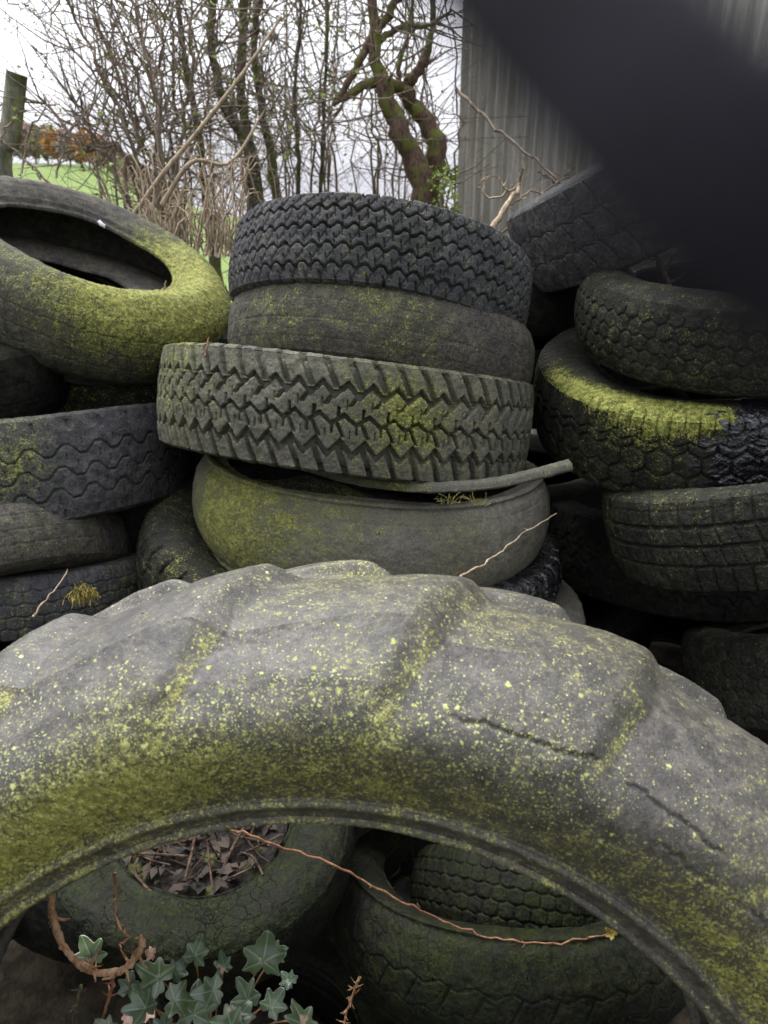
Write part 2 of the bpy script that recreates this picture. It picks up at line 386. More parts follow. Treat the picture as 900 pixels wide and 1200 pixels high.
PO = {
'A': (-.008, 1.759, 1.394, .155, .361, .92, .336, .173, .6),
'B': (-.004, 1.749, 1.256, .143, .339, .93, .357, .172, .6),
'C': (-.091, 1.736, 1.105, .097, .272, .957, .441, .217, .6),
'E': (-.028, 1.711, .88, .081, .143, .986, .434, .214, .82),
'V': (.05, 1.68, .74, .05, .1, 1, .40, .12, .6),
'X': (.0, 1.60, .60, .05, .1, 1, .49, .2, .6),
'U': (-.25, 1.66, .74, .25, -.05, 1, .36, .19, .6),
'H': (-.803, 2.045, 1.38, .414, -.136, .9, .405, .21, .55),
'HH': (-.86, 2.08, 1.30, .35, -.05, 1, .34, .18, .45),
'I': (-1.119, 1.794, 1.242, .189, -.036, .981, .352, .191, .6),
'J': (-.914, 1.805, .932, -.124, .278, .953, .403, .239, .6),
'K': (-.963, 1.591, .758, -.267, .499, .825, .349, .145, .6),
'L': (-.933, 1.634, .70, .002, .28, .96, .354, .137, .6),
'W': (-.78, 2.15, 1.06, .1, .1, 1, .33, .18, .6),
'W2': (-.45, 2.2, .85, .1, .1, 1, .33, .2, .6),
'M': (.668, 1.967, 1.617, -.508, .113, .854, .38, .219, .6),
'N': (.78, 1.697, 1.347, -.022, -.077, .997, .341, .184, .627),
'O': (.757, 1.756, 1.145, -.081, -.101, .992, .395, .208, .6),
'P': (.83, 1.465, .995, -.25, .25, .93, .346, .19, .6),
'Q': (1.04, 1.42, .60, -.12, .55, 1, .33, .20, .6),
'R': (.816, 1.908, .65, .054, .246, .968, .361, .226, .6),
'S': (.72, 1.75, .42, 0, 0, 1, .38, .2, .6),
'T': (1.05, 1.35, .36, 0, 0, 1, .34, .19, .6),
'G1': (-.317, .967, .55, .05, -.08, 1, .262, .13, .56),
'G2': (.246, .994, .348, -.003, .463, .887, .349, .18, .70),
'G3': (.235, .985, .375, .16, .78, .58, .19, .125, .6),
'G5': (.05, 1.35, .5, 0, .3, 1, .3, .18, .6),
'G7': (-.2, .80, .2, .3, .2, 1, .26, .14, .6),
'G4': (-.60, .93, .24, .12, .15, 1, .34, .17, .6),
'G6': (.0, .72, .06, -.3, .2, 1, .25, .13, .6),
'F': (-.066, .447, .585, -.02, -.91, .4147, .70, .34, .675),
}
SKYV = 6.7; EXPO = 0.80

# ------------------------------------------------------------------ materials used
R_dark = rubber('rubber_black', (.030, .030, .032), (.068, .067, .069), grit=.22, film=(.07, .08, .035))
R_grey = rubber('rubber_weathered', (.040, .037, .031), (.085, .078, .062), grit=.3, cracks=.6, film=(.085, .095, .035))
R_mud = rubber('rubber_offroad', (.064, .063, .048), (.125, .120, .092), grit=.35, film=(.10, .105, .035))
R_bald = rubber('rubber_bald', (.098, .092, .074), (.165, .155, .125), grit=.45, film=(.105, .105, .038), moss=(.46, .45, .12))
R_big = rubber('rubber_tractor', (.034, .031, .026), (.078, .070, .061), grit=.22, film=(.095, .092, .030), moss=(.52, .50, .14), moss2=(.19, .19, .045), lichen=.85, gscale=1.15, rough=.55, spec=.38, bump=.4)
R_deep = rubber('rubber_gap_shaded', (.010, .010, .009), (.024, .023, .019), grit=.05, spec=.06, cracks=1., film=(.045, .06, .02), moss=(.10, .14, .02), moss2=(.03, .05, .01), rough=.7)  # rubber deep in the gaps, shade put into its near-black colour
R_crk = rubber('rubber_cracked_shaded', (.013, .013, .010), (.032, .032, .023), grit=.13, spec=.10, cracks=.5, film=(.030, .034, .010), moss=(.56, .55, .15), moss2=(.14, .16, .035), rough=.72)  # rubber with the right heap's shade put into its dark colour

R_low = rubber('rubber_low_shaded', (.007, .008, .005), (.018, .020, .010), grit=.08, spec=.10, cracks=1., film=(.016, .022, .005), moss=(.065, .085, .014), moss2=(.02, .03, .006), rough=.6)  # rubber under the arch, the shade there is part of its colour
# ------------------------------------------------------------------ the pile
G_ST = 'tyres of the tall middle stack'; G_L = 'tyres heaped on the left'; G_R = 'tyres heaped on the right'; G_B = 'damp tyres lying low behind the tractor tyre'
sp_ = lambda x, y, Y, r, a: (at(x, y, Y), r, a)
tyre('A', 'black tyre with scalloped zigzag tread on top of the middle stack', PO['A'], R_dark, tp_block, 66, .014, (.02, .05, .10, 7), dv=.0017, du=.0020, group=G_ST, twf=.92, drop=.010, seed=1,
     spots=[sp_(400, 260, 1.45, .16, .10)])
tyre('B', 'smooth worn tyre with faint cracked ribs, second from top of the stack', PO['B'], R_grey, tp_worn, 40, .0035, (.02, .1, .30, 5), group=G_ST, twf=.84, drop=.016, seed=2, du=.0022, dv=.0019,
     spots=[sp_(300, 370, 1.5, .16, .30), sp_(450, 400, 1.4, .15, .12)], rings=())
tyre('C', 'chunky off-road tyre with deep block tread, third from the top of the middle stack', PO['C'], R_mud, tp_mud, 60, .026, (.10, .15, .25, 6), group=G_ST, dv=.0016, du=.0018, twf=.95, drop=.009, seed=3,
     spots=[sp_(490, 490, 1.31, .075, .42), sp_(230, 440, 1.55, .14, .22), sp_(420, 460, 1.33, .1, .15)])
def ex_E(nm, sgn, T, a, r, fac, v):
    return 0*a, .010*np.exp(-((fac-.95)/.05)**2)*(sgn == 1)+0*a
tyre('E', 'bald smooth tyre with open top under the off-road tyre in the middle stack', PO['E'], R_bald, tp_bald, 90, .0045, (.05, .10, .35, 5), group=G_ST, twf=.80, drop=.022, seed=4, bulge=.0, warp=.009, bk=.45,
     spots=[sp_(245, 610, 1.45, .15, .62), sp_(300, 600, 1.35, .16, .35), sp_(400, 640, 1.28, .15, .12)])
tyre('V', 'black wet tyre edge sticking out right under the bald tyre', PO['V'], R_dark, tp_knob, 40, .010, (0, .0, .1, 6), group=G_ST, seed=5, dv=.003, du=.003, wet=[((.42, 1.55, .72), .3, .9)])
tyre('X', 'smooth grey tyre low in the middle stack, just showing behind the tractor tyre', PO['X'], R_bald, tp_bald, 60, .003, (.05, .1, .2, 5), group=G_ST, seed=6, dv=.004, du=.004)
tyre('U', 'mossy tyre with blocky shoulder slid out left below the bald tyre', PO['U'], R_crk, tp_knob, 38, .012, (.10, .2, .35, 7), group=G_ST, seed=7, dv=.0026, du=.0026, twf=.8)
# left heap
tyre('H', 'big tilted tyre with bright moss around its wide dark opening, top left', PO['H'], R_grey, tp_diag, 74, .0045, (-.10, .12, .35, 5), group=G_L, twf=.72, drop=.022, seed=8, dv=.0023, du=.0023, bulge=.012,
     spots=[sp_(240, 330, 2.0, .22, 1.15), sp_(190, 290, 2.2, .16, .5), sp_(225, 370, 1.85, .14, .6), sp_(150, 362, 1.72, .13, .45), sp_(60, 345, 1.68, .14, .4)],
     white=[(at(117, 250, 2.25), (0, 0, 1), .042, .010, 1.3)], rings=((.12, .003, .03), (.35, -.0016, .015)))
tyre('HH', 'grey tyre seen through the opening of the big mossy tyre', PO['HH'], R_grey, tp_worn, 50, .004, (.02, .15, .2, 6), group=G_L, seed=9, dv=.003, du=.003)
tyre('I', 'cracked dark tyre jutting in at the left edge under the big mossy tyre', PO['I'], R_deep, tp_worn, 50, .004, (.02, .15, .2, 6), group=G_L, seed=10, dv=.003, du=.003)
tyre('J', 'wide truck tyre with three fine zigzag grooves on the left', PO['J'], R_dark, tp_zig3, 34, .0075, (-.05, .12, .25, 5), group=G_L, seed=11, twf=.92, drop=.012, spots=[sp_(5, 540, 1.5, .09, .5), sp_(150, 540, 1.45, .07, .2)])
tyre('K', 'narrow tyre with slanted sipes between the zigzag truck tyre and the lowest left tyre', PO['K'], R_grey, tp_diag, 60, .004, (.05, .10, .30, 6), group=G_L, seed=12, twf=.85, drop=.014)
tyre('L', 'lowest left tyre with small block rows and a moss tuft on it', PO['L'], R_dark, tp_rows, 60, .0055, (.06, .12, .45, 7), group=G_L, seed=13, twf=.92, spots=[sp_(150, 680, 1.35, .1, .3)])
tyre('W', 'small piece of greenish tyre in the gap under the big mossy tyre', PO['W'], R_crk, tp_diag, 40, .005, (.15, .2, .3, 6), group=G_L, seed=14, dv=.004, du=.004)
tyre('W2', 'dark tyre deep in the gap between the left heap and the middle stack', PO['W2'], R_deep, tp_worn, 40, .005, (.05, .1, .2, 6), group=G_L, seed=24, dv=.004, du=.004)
# right heap
def moss_O(nm, sgn, T, a, r, fac, P, N):
    if sgn < 0 or nm not in ('tread', 'sidewall'): return 0*a
    xr = at(862, 495, 1.38)[0]; win = (1-sst(xr-.015, xr+.03, P[..., 0]+.05*(fbm(P, 30, 3)-.5)))*(1-sst(1.66, 1.85, P[..., 1]))
    if nm == 'tread': return .75*win*sst(.86, 1.0, a/(PO['O'][7]*.43))
    return .95*win*np.exp(-((fac-.78)/.22)**2)
tyre('M', 'tyre tipped up on edge with curved sipes, against the corrugated wall', PO['M'], R_dark, tp_curve, 44, .006, (-.05, .10, .20, 6), group=G_R, seed=15, twf=.90, drop=.014, spots=[sp_(600, 265, 1.75, .06, .4)])
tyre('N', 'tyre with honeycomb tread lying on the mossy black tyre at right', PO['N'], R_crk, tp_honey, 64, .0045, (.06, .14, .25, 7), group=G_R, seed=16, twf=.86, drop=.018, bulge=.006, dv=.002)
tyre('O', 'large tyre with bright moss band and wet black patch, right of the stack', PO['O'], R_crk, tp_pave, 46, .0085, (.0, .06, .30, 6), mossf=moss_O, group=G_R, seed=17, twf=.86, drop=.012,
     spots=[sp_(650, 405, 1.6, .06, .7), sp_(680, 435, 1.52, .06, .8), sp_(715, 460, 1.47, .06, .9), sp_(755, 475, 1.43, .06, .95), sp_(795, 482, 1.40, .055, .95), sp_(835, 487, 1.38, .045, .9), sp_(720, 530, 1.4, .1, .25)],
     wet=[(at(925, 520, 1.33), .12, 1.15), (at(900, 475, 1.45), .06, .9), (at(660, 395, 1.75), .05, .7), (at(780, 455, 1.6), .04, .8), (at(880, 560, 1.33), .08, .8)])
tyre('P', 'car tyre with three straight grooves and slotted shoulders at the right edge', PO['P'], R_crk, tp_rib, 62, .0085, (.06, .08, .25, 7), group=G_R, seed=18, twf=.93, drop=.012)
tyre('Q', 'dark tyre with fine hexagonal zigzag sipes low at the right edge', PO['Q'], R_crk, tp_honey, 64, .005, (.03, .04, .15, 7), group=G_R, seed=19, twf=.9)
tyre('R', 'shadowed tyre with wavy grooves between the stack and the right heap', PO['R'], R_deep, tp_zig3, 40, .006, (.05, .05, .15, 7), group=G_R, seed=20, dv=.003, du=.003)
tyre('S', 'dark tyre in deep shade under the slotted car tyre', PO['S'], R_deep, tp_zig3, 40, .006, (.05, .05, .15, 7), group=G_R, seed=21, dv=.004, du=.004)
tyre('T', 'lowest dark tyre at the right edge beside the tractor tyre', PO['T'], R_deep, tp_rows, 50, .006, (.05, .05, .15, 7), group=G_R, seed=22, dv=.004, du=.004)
for k_, (x_, y_, z_) in enumerate([(.45, 2.35, 1.31), (.50, 2.36, 1.08), (.46, 2.3, .66), (.48, 2.0, .40), (1.15, 2.45, 1.12), (1.22, 2.4, .88), (1.18, 2.3, .6), (1.0, 2.05, .16), (.62, 1.4, .12), (1.25, 2.35, 1.38), (1.1, 2.3, 1.60)]):  # back-row filler tyres added to keep the right-hand gaps dark
    tyre('BR%d' % k_, 'dark shaded filler tyre at the back between the stack and the right heap', (x_, y_, z_, .05*math.sin(k_*2.), .06*math.cos(k_*3.), 1, .35, .22, .6), R_deep, None, 40, .005, (.03, .05, .15, 6), group='shaded filler tyres at the back on the right', seed=50+k_, dv=.006, du=.008)
for k_, (x_, y_, z_) in enumerate([(-.42, 2.3, 1.12), (-.48, 2.3, .60), (-.52, 2.1, .36), (-1.2, 2.3, .85), (-1.2, 2.1, .5), (-.85, 1.5, .45), (-.62, 1.35, .2), (-1.0, 2.55, 1.22), (-.66, 2.0, .80)]):  # more filler tyres, added so the left gaps stay dark
    tyre('BL%d' % k_, 'dark shaded filler tyre at the back behind gaps of the left heap', (x_, y_, z_, .05*math.sin(k_*2.), .06*math.cos(k_*3.), 1, .34, .20, .6), R_deep, None, 40, .005, (.03, .05, .15, 6), group='shaded filler tyres at the back on the left', seed=70+k_, dv=.006, du=.008)
# low ones seen through the tractor tyre
tyre('G1', 'dark greenish tyre filled with leaf litter, seen through the tractor tyre at left', PO['G1'], R_low, None, 50, .003, (.06, .25, .3, 8), group=G_B, seed=30, dv=.0016, du=.0018, twf=.8, drop=.012, bk=.43)
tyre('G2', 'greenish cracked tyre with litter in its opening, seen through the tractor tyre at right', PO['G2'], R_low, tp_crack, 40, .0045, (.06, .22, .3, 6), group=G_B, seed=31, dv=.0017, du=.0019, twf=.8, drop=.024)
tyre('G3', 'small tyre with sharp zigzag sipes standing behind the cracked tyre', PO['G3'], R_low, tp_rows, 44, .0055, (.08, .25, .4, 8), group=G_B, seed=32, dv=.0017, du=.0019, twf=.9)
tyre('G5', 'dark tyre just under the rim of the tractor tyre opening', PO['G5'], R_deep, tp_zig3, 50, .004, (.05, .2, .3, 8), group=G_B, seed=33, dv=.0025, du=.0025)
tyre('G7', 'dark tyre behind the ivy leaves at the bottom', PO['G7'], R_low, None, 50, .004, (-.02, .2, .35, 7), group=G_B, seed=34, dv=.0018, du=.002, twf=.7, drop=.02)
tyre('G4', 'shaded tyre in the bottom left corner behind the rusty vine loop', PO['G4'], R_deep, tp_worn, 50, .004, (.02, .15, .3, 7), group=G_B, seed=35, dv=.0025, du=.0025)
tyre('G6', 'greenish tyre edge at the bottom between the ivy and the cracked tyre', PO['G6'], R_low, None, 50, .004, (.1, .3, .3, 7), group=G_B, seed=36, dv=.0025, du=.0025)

# ------------------------------------------------------------------ the tractor tyre in front
NL = 20
def lug(T, s):
    q = (-T*NL/(2*PI)+.42+.26*s+.10*(vnoise(np.stack([T*3, 0*T, s], -1))-.5)) % 1
    return sst(.0, .85, q)**1.1*(1-sst(.80, 1.0, q)), q
def ex_F(nm, sgn, T, a, r, fac, v):
    R, W, rb = PO['F'][6], PO['F'][7], PO['F'][6]*PO['F'][8]
    z = 0*a; f0 = (R-.034-rb)/(R-rb)
    if nm == 'tread':
        vv = v[None, :]+z; m, _ = lug(T+(vv < 0)*PI/NL, np.abs(vv)); k = sst(.02, .12, np.abs(vv))
        return z, m*.020*k-.007
    if nm == 'sidewall':
        s = 1+(f0-fac)/.36
        m, _ = lug(T+(PI/NL if sgn < 0 else 0), s); A = .020*(1-sst(1.1, 2.2, s))
        w = sst(f0-.22, f0, fac)
        dr = m*A*w-.007*w; da = sgn*m*A*(1-w)*1.1
        # ledge where the tread rubber ends and the long flex cracks below it
        da = da+sgn*.0025*sst(.44, .58, fac)*(1-sst(.58, .80, fac))
        for c0, w0, t0, t1 in ((.57, .0014, -.60, -.08), (.47, .0013, -.88, -.42)):
            cf = c0+.16*(fbm(np.stack([T*6, z+c0*9, z], -1), 1, 3)-.5)+.020*(vnoise(np.stack([T*45, z, z], -1))-.5)+.010*(vnoise(np.stack([T*160, z, z], -1))-.5)
            win = sst(t0, t0+.06, T)*(1-sst(t1-.06, t1, T))*sst(.12, .25, vnoise(np.stack([T*14, z+c0*5, z], -1)))
            d = np.abs(fac-cf)*(R-rb); k = (1-sst(w0*.4, w0*1.4, d))*win
            da = da-sgn*.004*k
        # bead guards
        da = da+sgn*(.0060*np.exp(-((fac-.105)/.022)**2)-.0045*sst(.125, .14, fac)*(1-sst(.16, .30, fac)))
        return da, dr
    return z, z
def moss_F(nm, sgn, T, a, r, fac, P, N):
    if nm == 'bead' and sgn > 0: return .30+0*a
    if nm != 'sidewall' or sgn < 0: return 0*a
    m, q = lug(T, 1+(.9-fac)/.36)
    left = sst(-.30, .55, T)
    f = .80*np.exp(-((fac-.30)/.20)**2)*(.35+.75*left)
    f = f+.35*np.exp(-((fac-.18)/.12)**2)*(1-left)*.6
    f = f+.42*np.exp(-((q-.97)/.06)**2)*sst(.35, .6, fac)*(.5+.7*fbm(P, 14, 3))
    f = f+.30*sst(.05, .5, T)*sst(.85, .97, fac)
    f = f-.45*np.exp(-((q-.25)/.2)**2)*sst(.45, .7, fac)
    f = f+.5*(fbm(P, 9, 3, 5)-.5)*sst(.05, .2, fac)
    return f
def lich_F(nm, sgn, T, a, r, fac, P, N):
    if nm not in ('sidewall', 'tread') or sgn < 0: return 0*a
    f = .50*np.exp(-((fac-.52)/.22)**2)+.12
    return f*(.12+1.5*sst(.38, .66, fbm(P, 8, 3, 2)))*(.75+.6*sst(-.7, .35, T))
tyre('F', 'huge worn tractor tyre speckled with moss and lichen leaning in the foreground', PO['F'], R_big, None, 20, .01, (.05, .05, .40, 4), group='tractor tyre', du=.0016, dv=.0016, drop=.034, thick=.02, twf=.84, bulge=.030, bk=.43, warp=.004,
     dense=1.15, coarse=4, extra=ex_F, mossf=moss_F, lich=lich_F, rough_amp=.00025, seed=40, name='tractor_tyre')

# ------------------------------------------------------------------ torn bead strip
def rounded_strip(name, px, hw, hh, mat, label, cat, n=120):
    P = smooth_path([at(*p) for p in px], n); T = np.gradient(P, axis=0); T /= np.linalg.norm(T, axis=1)[:, None]
    up = np.array([0, -.25, 1.]); S = np.cross(T, up); S /= np.linalg.norm(S, axis=1)[:, None]; U = np.cross(S, T)
    k = 20; th = np.arange(k)*2*PI/k; cx = np.sign(np.cos(th))*np.abs(np.cos(th))**.55; cy = np.sign(np.sin(th))*np.abs(np.sin(th))**.55
    V = P[:, None]+(cx*hw)[None, :, None]*S[:, None]+(cy*hh)[None, :, None]*U[:, None]*np.linspace(.75, 1, n)[:, None, None]
    V = V+(U*0.0)[:, None]
    V[:, (th > .2) & (th < 1.2)] += (U*-.004)[:, None]
    q = V.reshape(-1, 3); q = q+(fbm(q, 120, 3)-.5)[:, None]*.003
    root = empty(name, tuple(q.min(0)*0+P.mean(0)-[0, 0, .02])); tag(root, label, cat)
    f = grid_faces(n, k+0, False)
    idx = np.arange(n*k).reshape(n, k); i2 = np.roll(idx, -1, 1)
    qd = np.stack([idx[:-1], i2[:-1], i2[1:], idx[1:]], -1).reshape(-1, 4); t = []
    for c in range(1, k-1): t += [[0, c+1, c], [(n-1)*k, (n-1)*k+c, (n-1)*k+c+1]]
    md = np.clip(.15+.5*(fbm(q, 14, 3)-.4), 0, 1)+.4*np.exp(-((q-at(455, 570, 1.32))**2).sum(-1)/.05**2)
    raw_mesh('rubber_edge', q, qd, t, mat, root, True, {'moss': md})
    return root
rounded_strip('rubber_strip', [(335, 541, 1.72), (365, 549, 1.52), (410, 561, 1.40), (465, 569, 1.34), (520, 571, 1.31), (580, 566, 1.30), (630, 555, 1.31), (668, 545, 1.33)], .012, .0085, R_mud,
              'torn curved strip of rubber wedged between the off-road tyre and the bald tyre', 'rubber strip')

# ------------------------------------------------------------------ bark, twig, leaf materials
def bark(name, c1, c2, moss=0., mc=(.13, .16, .03), sc=1.):
    m, t = M_(name); co = t.n('ShaderNodeTexCoord').outputs['Object']
    n1 = t.noise(t.scaled(co, (1, 1, .25)), 60*sc, 4, .7); n2 = t.noise(co, 9*sc, 3); n3 = t.noise(co, 150*sc, 2)
    col = t.mix(t.ramp(n1, .35, .65), c1, c2)
    if moss > 0:
        mk = t.ramp(t.math('ADD', n2, t.math('MULTIPLY', t.math('SUBTRACT', n3, .5), .5)), .62-.3*moss, .72-.3*moss)
        col = t.mix(mk, col, mc)
    t.out(col, .9, t.math('ADD', n1, n3), .6, .004, .15); return m
B_twig = bark('twig_bark', (.11, .083, .066), (.26, .205, .165), .12, (.12, .14, .03))
B_pale = bark('dead_cane', (.20, .15, .10), (.36, .29, .20), 0)
B_dark = bark('dark_bark', (.045, .040, .032), (.125, .108, .085), .40, (.10, .11, .03))
B_moss = bark('mossy_bark', (.055, .035, .028), (.16, .105, .08), .42, (.13, .145, .035), 2.0)
B_rust = bark('vine_bark', (.16, .075, .035), (.42, .27, .16), .0)
B_lit = bark('litter_twig', (.035, .022, .016), (.11, .075, .05), 0)
B_red = bark('red_stem', (.16, .07, .04), (.34, .19, .11), .0)
def leafmat(name, c1, c2, sc=40, rough=.55):
    m, t = M_(name); co = t.n('ShaderNodeTexCoord').outputs['Object']
    col = t.mix(t.ramp(t.noise(co, sc, 3), .35, .65), c1, c2); t.out(col, rough, t.noise(co, sc*3), .2, .002, .3); return m
L_bud = leafmat('young_leaf', (.16, .22, .04), (.28, .34, .09))

# ------------------------------------------------------------------ bushes and trees behind
class Shrub:
    def __init__(s, name, label, base, group, seed, kt=4, cat='shrub'):
        s.rng = np.random.RandomState(seed); s.root = empty(name, base); tag(s.root, label, cat, group)
        s.st = Geo(); s.tw = Geo(); s.lf = Geo()
    def leaf(s, p, d):
        r = s.rng
        for _ in range(r.randint(2, 4)):
            dd = d+r.randn(3)*.6; dd /= np.linalg.norm(dd); sd = np.cross(dd, r.randn(3)); sd /= np.linalg.norm(sd)+1e-9
            L = r.uniform(.010, .024); w = L*.33; up = np.cross(sd, dd)*L*.2
            s.lf.add([p, p+dd*L*.5+sd*w+up, p+dd*L, p+dd*L*.5-sd*w+up], [[0, 1, 2, 3]])
    def branch(s, p, d, L, r0, lvl, leafy=.1, curl=.25, dens=1.0, up=.05, out=None):
        r = s.rng; n = max(4, int(L/.07)); n = min(n, 12); P = [p]; dd = d/np.linalg.norm(d); st = L/n
        for i in range(n):
            dd = dd+r.randn(3)*curl*.55+np.array([0, 0, up]); dd /= np.linalg.norm(dd); P.append(P[-1]+dd*st)
        P = np.array(P); rr = np.linspace(r0, max(r0*.35, .0008), len(P))
        (s.tw if r0 < .006 else s.st).tube(P, rr, 3 if r0 < .003 else 5)
        if lvl > 0:
            k = max(1, int(r.poisson(dens*L/.13)))
            for _ in range(k):
                i = r.randint(1, len(P)); t = P[i]-P[i-1]; t /= np.linalg.norm(t); sd = r.randn(3); sd -= t*(sd@t); sd /= np.linalg.norm(sd)+1e-9
                s.branch(P[i], t*.7+sd*r.uniform(.5, 1.), L*r.uniform(.3, .62), rr[i]*r.uniform(.4, .65), lvl-1, leafy, curl, dens, up)
        elif r.rand() < leafy: s.leaf(P[-1], dd)
        if r.rand() < leafy: s.leaf(P[r.randint(len(P))], dd)
        return P
    def limb(s, pts, rad, n=None, lumps=.12, k=9, side=0, L=.5, leafy=.1, lvl=2, r1=.005, dens=1.):
        P = smooth_path([np.array(p) if len(p) == 3 and not isinstance(p, tuple) else at(*p) for p in pts], n or 26)
        R = np.interp(np.linspace(0, 1, len(P)), np.linspace(0, 1, len(rad)), rad)*(1+lumps*s.rng.randn(len(P))*.5)
        P = P+s.rng.randn(*P.shape)*R[:, None]*.18
        s.st.tube(P, R, k)
        for _ in range(side):
            i = s.rng.randint(len(P)//5, len(P)); t = P[min(i, len(P)-1)]-P[i-1]; t /= np.linalg.norm(t); sd = s.rng.randn(3); sd[1] *= .6
            s.branch(P[i], t*.5+sd/np.linalg.norm(sd), L*s.rng.uniform(.4, 1.2), min(R[i]*.6, r1), lvl, leafy, dens=dens)
        return P
    def done(s, m_st, m_tw, stem='stem'):
        if s.st.n: s.st.build(stem, m_st, s.root)
        if s.tw.n: s.tw.build('twigs', m_tw, s.root)
        if s.lf.n: s.lf.build('young_leaves', L_bud, s.root, False)
GB = 'bare bushes and trees behind the heap'
def gp(x, Y): p = at(x, 200, Y); return (p[0], p[1], 0.)
# fan of long thin shoots leaning left
s = Shrub('hazel_bush', 'bare bush of long thin shoots fanning up to the left behind the big mossy tyre', gp(190, 3.4), GB, 11)
fans = [((170, 235), (120, 90), (65, -20)), ((175, 240), (140, 130), (80, 48)), ((150, 215), (118, 172), (82, 115)), ((185, 240), (150, 120), (95, -20)), ((190, 245), (165, 110), (120, -20)),
        ((195, 240), (180, 100), (150, -20)), ((200, 245), (195, 110), (175, -20)), ((205, 245), (205, 120), (200, -20)), ((210, 245), (222, 110), (228, -20)), ((165, 235), (110, 160), (95, 135)),
        ((180, 240), (130, 60), (100, -30)), ((140, 232), (90, 170), (52, 115)), ((215, 250), (240, 130), (262, -20)), ((190, 240), (190, 60), (205, -20)), ((200, 250), (170, 60), (140, -30))]
for i, f in enumerate(fans):
    Y = 3.2+s.rng.rand()*.7; b = at(f[0][0]+10, 330, Y); b[2] = 0
    P = smooth_path([b, at(*f[0], Y), at(*f[1], Y), at(*f[2], Y)], 22); P[2:-1] += s.rng.randn(19, 3)*.008
    r0 = s.rng.uniform(.006, .0105); R = np.linspace(r0*1.25, r0*.45, 22); s.st.tube(P, R, 5)
    for _ in range(20):
        j = s.rng.randint(6, 22); t = P[j]-P[j-1]; t /= np.linalg.norm(t); sd = s.rng.randn(3)*[1, .7, .8]
        s.branch(P[j], t*.6+sd/np.linalg.norm(sd)*.8, s.rng.uniform(.12, .5), .0038, 2, .05, .28, .9)
s.done(B_twig, B_twig)
# dark multi-stemmed tree in the middle
s = Shrub('elder_tree', 'dark many-stemmed bare tree with fine twigs behind the middle stack', gp(290, 3.9), GB, 12, cat='tree')
for pts, rad in ((((300, 330, 3.9), (292, 190, 3.9), (262, 120, 3.9), (248, 50, 3.9), (252, -40, 3.9)), (.030, .024, .020, .018)),
                 (((310, 330, 4.0), (300, 200, 4.), (285, 130, 4.), (283, 60, 4.), (290, -40, 4.)), (.034, .024, .021, .018)),
                 (((330, 330, 4.1), (322, 220, 4.1), (305, 120, 4.1), (298, 50, 4.1), (310, -40, 4.1)), (.030, .020, .016, .013)),
                 (((345, 330, 4.2), (350, 200, 4.2), (345, 110, 4.2), (352, 30, 4.2), (350, -40, 4.2)), (.014, .010, .008, .006)),
                 (((372, 330, 4.2), (376, 220, 4.2), (380, 120, 4.2), (384, 20, 4.2), (380, -40, 4.2)), (.013, .010, .008, .006)),
                 (((255, 330, 3.7), (240, 220, 3.7), (232, 150, 3.7), (215, 60, 3.7), (205, -40, 3.7)), (.025, .016, .013, .01))):
    s.limb(pts, rad, side=22, L=.5, leafy=.25, lvl=3, dens=.9)
s.done(B_dark, B_twig)
# forked mossy tree
s = Shrub('mossy_tree', 'forked tree with two mossy trunks left of the corrugated wall', gp(490, 3.7), GB, 13, cat='tree')
s.limb(((505, 330, 3.7), (497, 235, 3.7), (485, 190, 3.7), (468, 150, 3.7), (452, 110, 3.7), (440, 60, 3.7), (436, -40, 3.7)), (.075, .058, .052, .045, .036, .026, .02), side=12, L=.4, leafy=.1)
s.limb(((512, 330, 3.8), (506, 235, 3.8), (512, 190, 3.8), (505, 150, 3.8), (485, 125, 3.8), (474, 102, 3.8)), (.06, .046, .046, .044, .036, .030), side=8, L=.4)
s.limb(((474, 102, 3.8), (488, 84, 3.8), (500, 62, 3.8), (508, 20, 3.8), (505, -30, 3.8)), (.030, .022, .014, .01), side=10, L=.35)
s.limb(((474, 104, 3.8), (455, 98, 3.75), (430, 98, 3.7), (408, 112, 3.7), (390, 122, 3.7)), (.026, .024, .022, .016, .010), side=9, L=.35, leafy=.3)
s.limb(((395, 118, 3.7), (415, 85, 3.7), (435, 45, 3.7), (462, 5, 3.7), (485, -40, 3.7)), (.012, .016, .018, .018, .016), side=12, L=.4)
s.limb(((440, 50, 3.7), (475, 30, 3.7), (500, 30, 3.7), (530, 12, 3.7)), (.014, .012, .009, .006), side=9, L=.35)
s.limb(((474, 104, 3.8), (466, 85, 3.8), (478, 40, 3.8), (490, -30, 3.8)), (.014, .010, .008, .006), side=6, L=.3)
s.done(B_moss, B_twig, 'trunk')
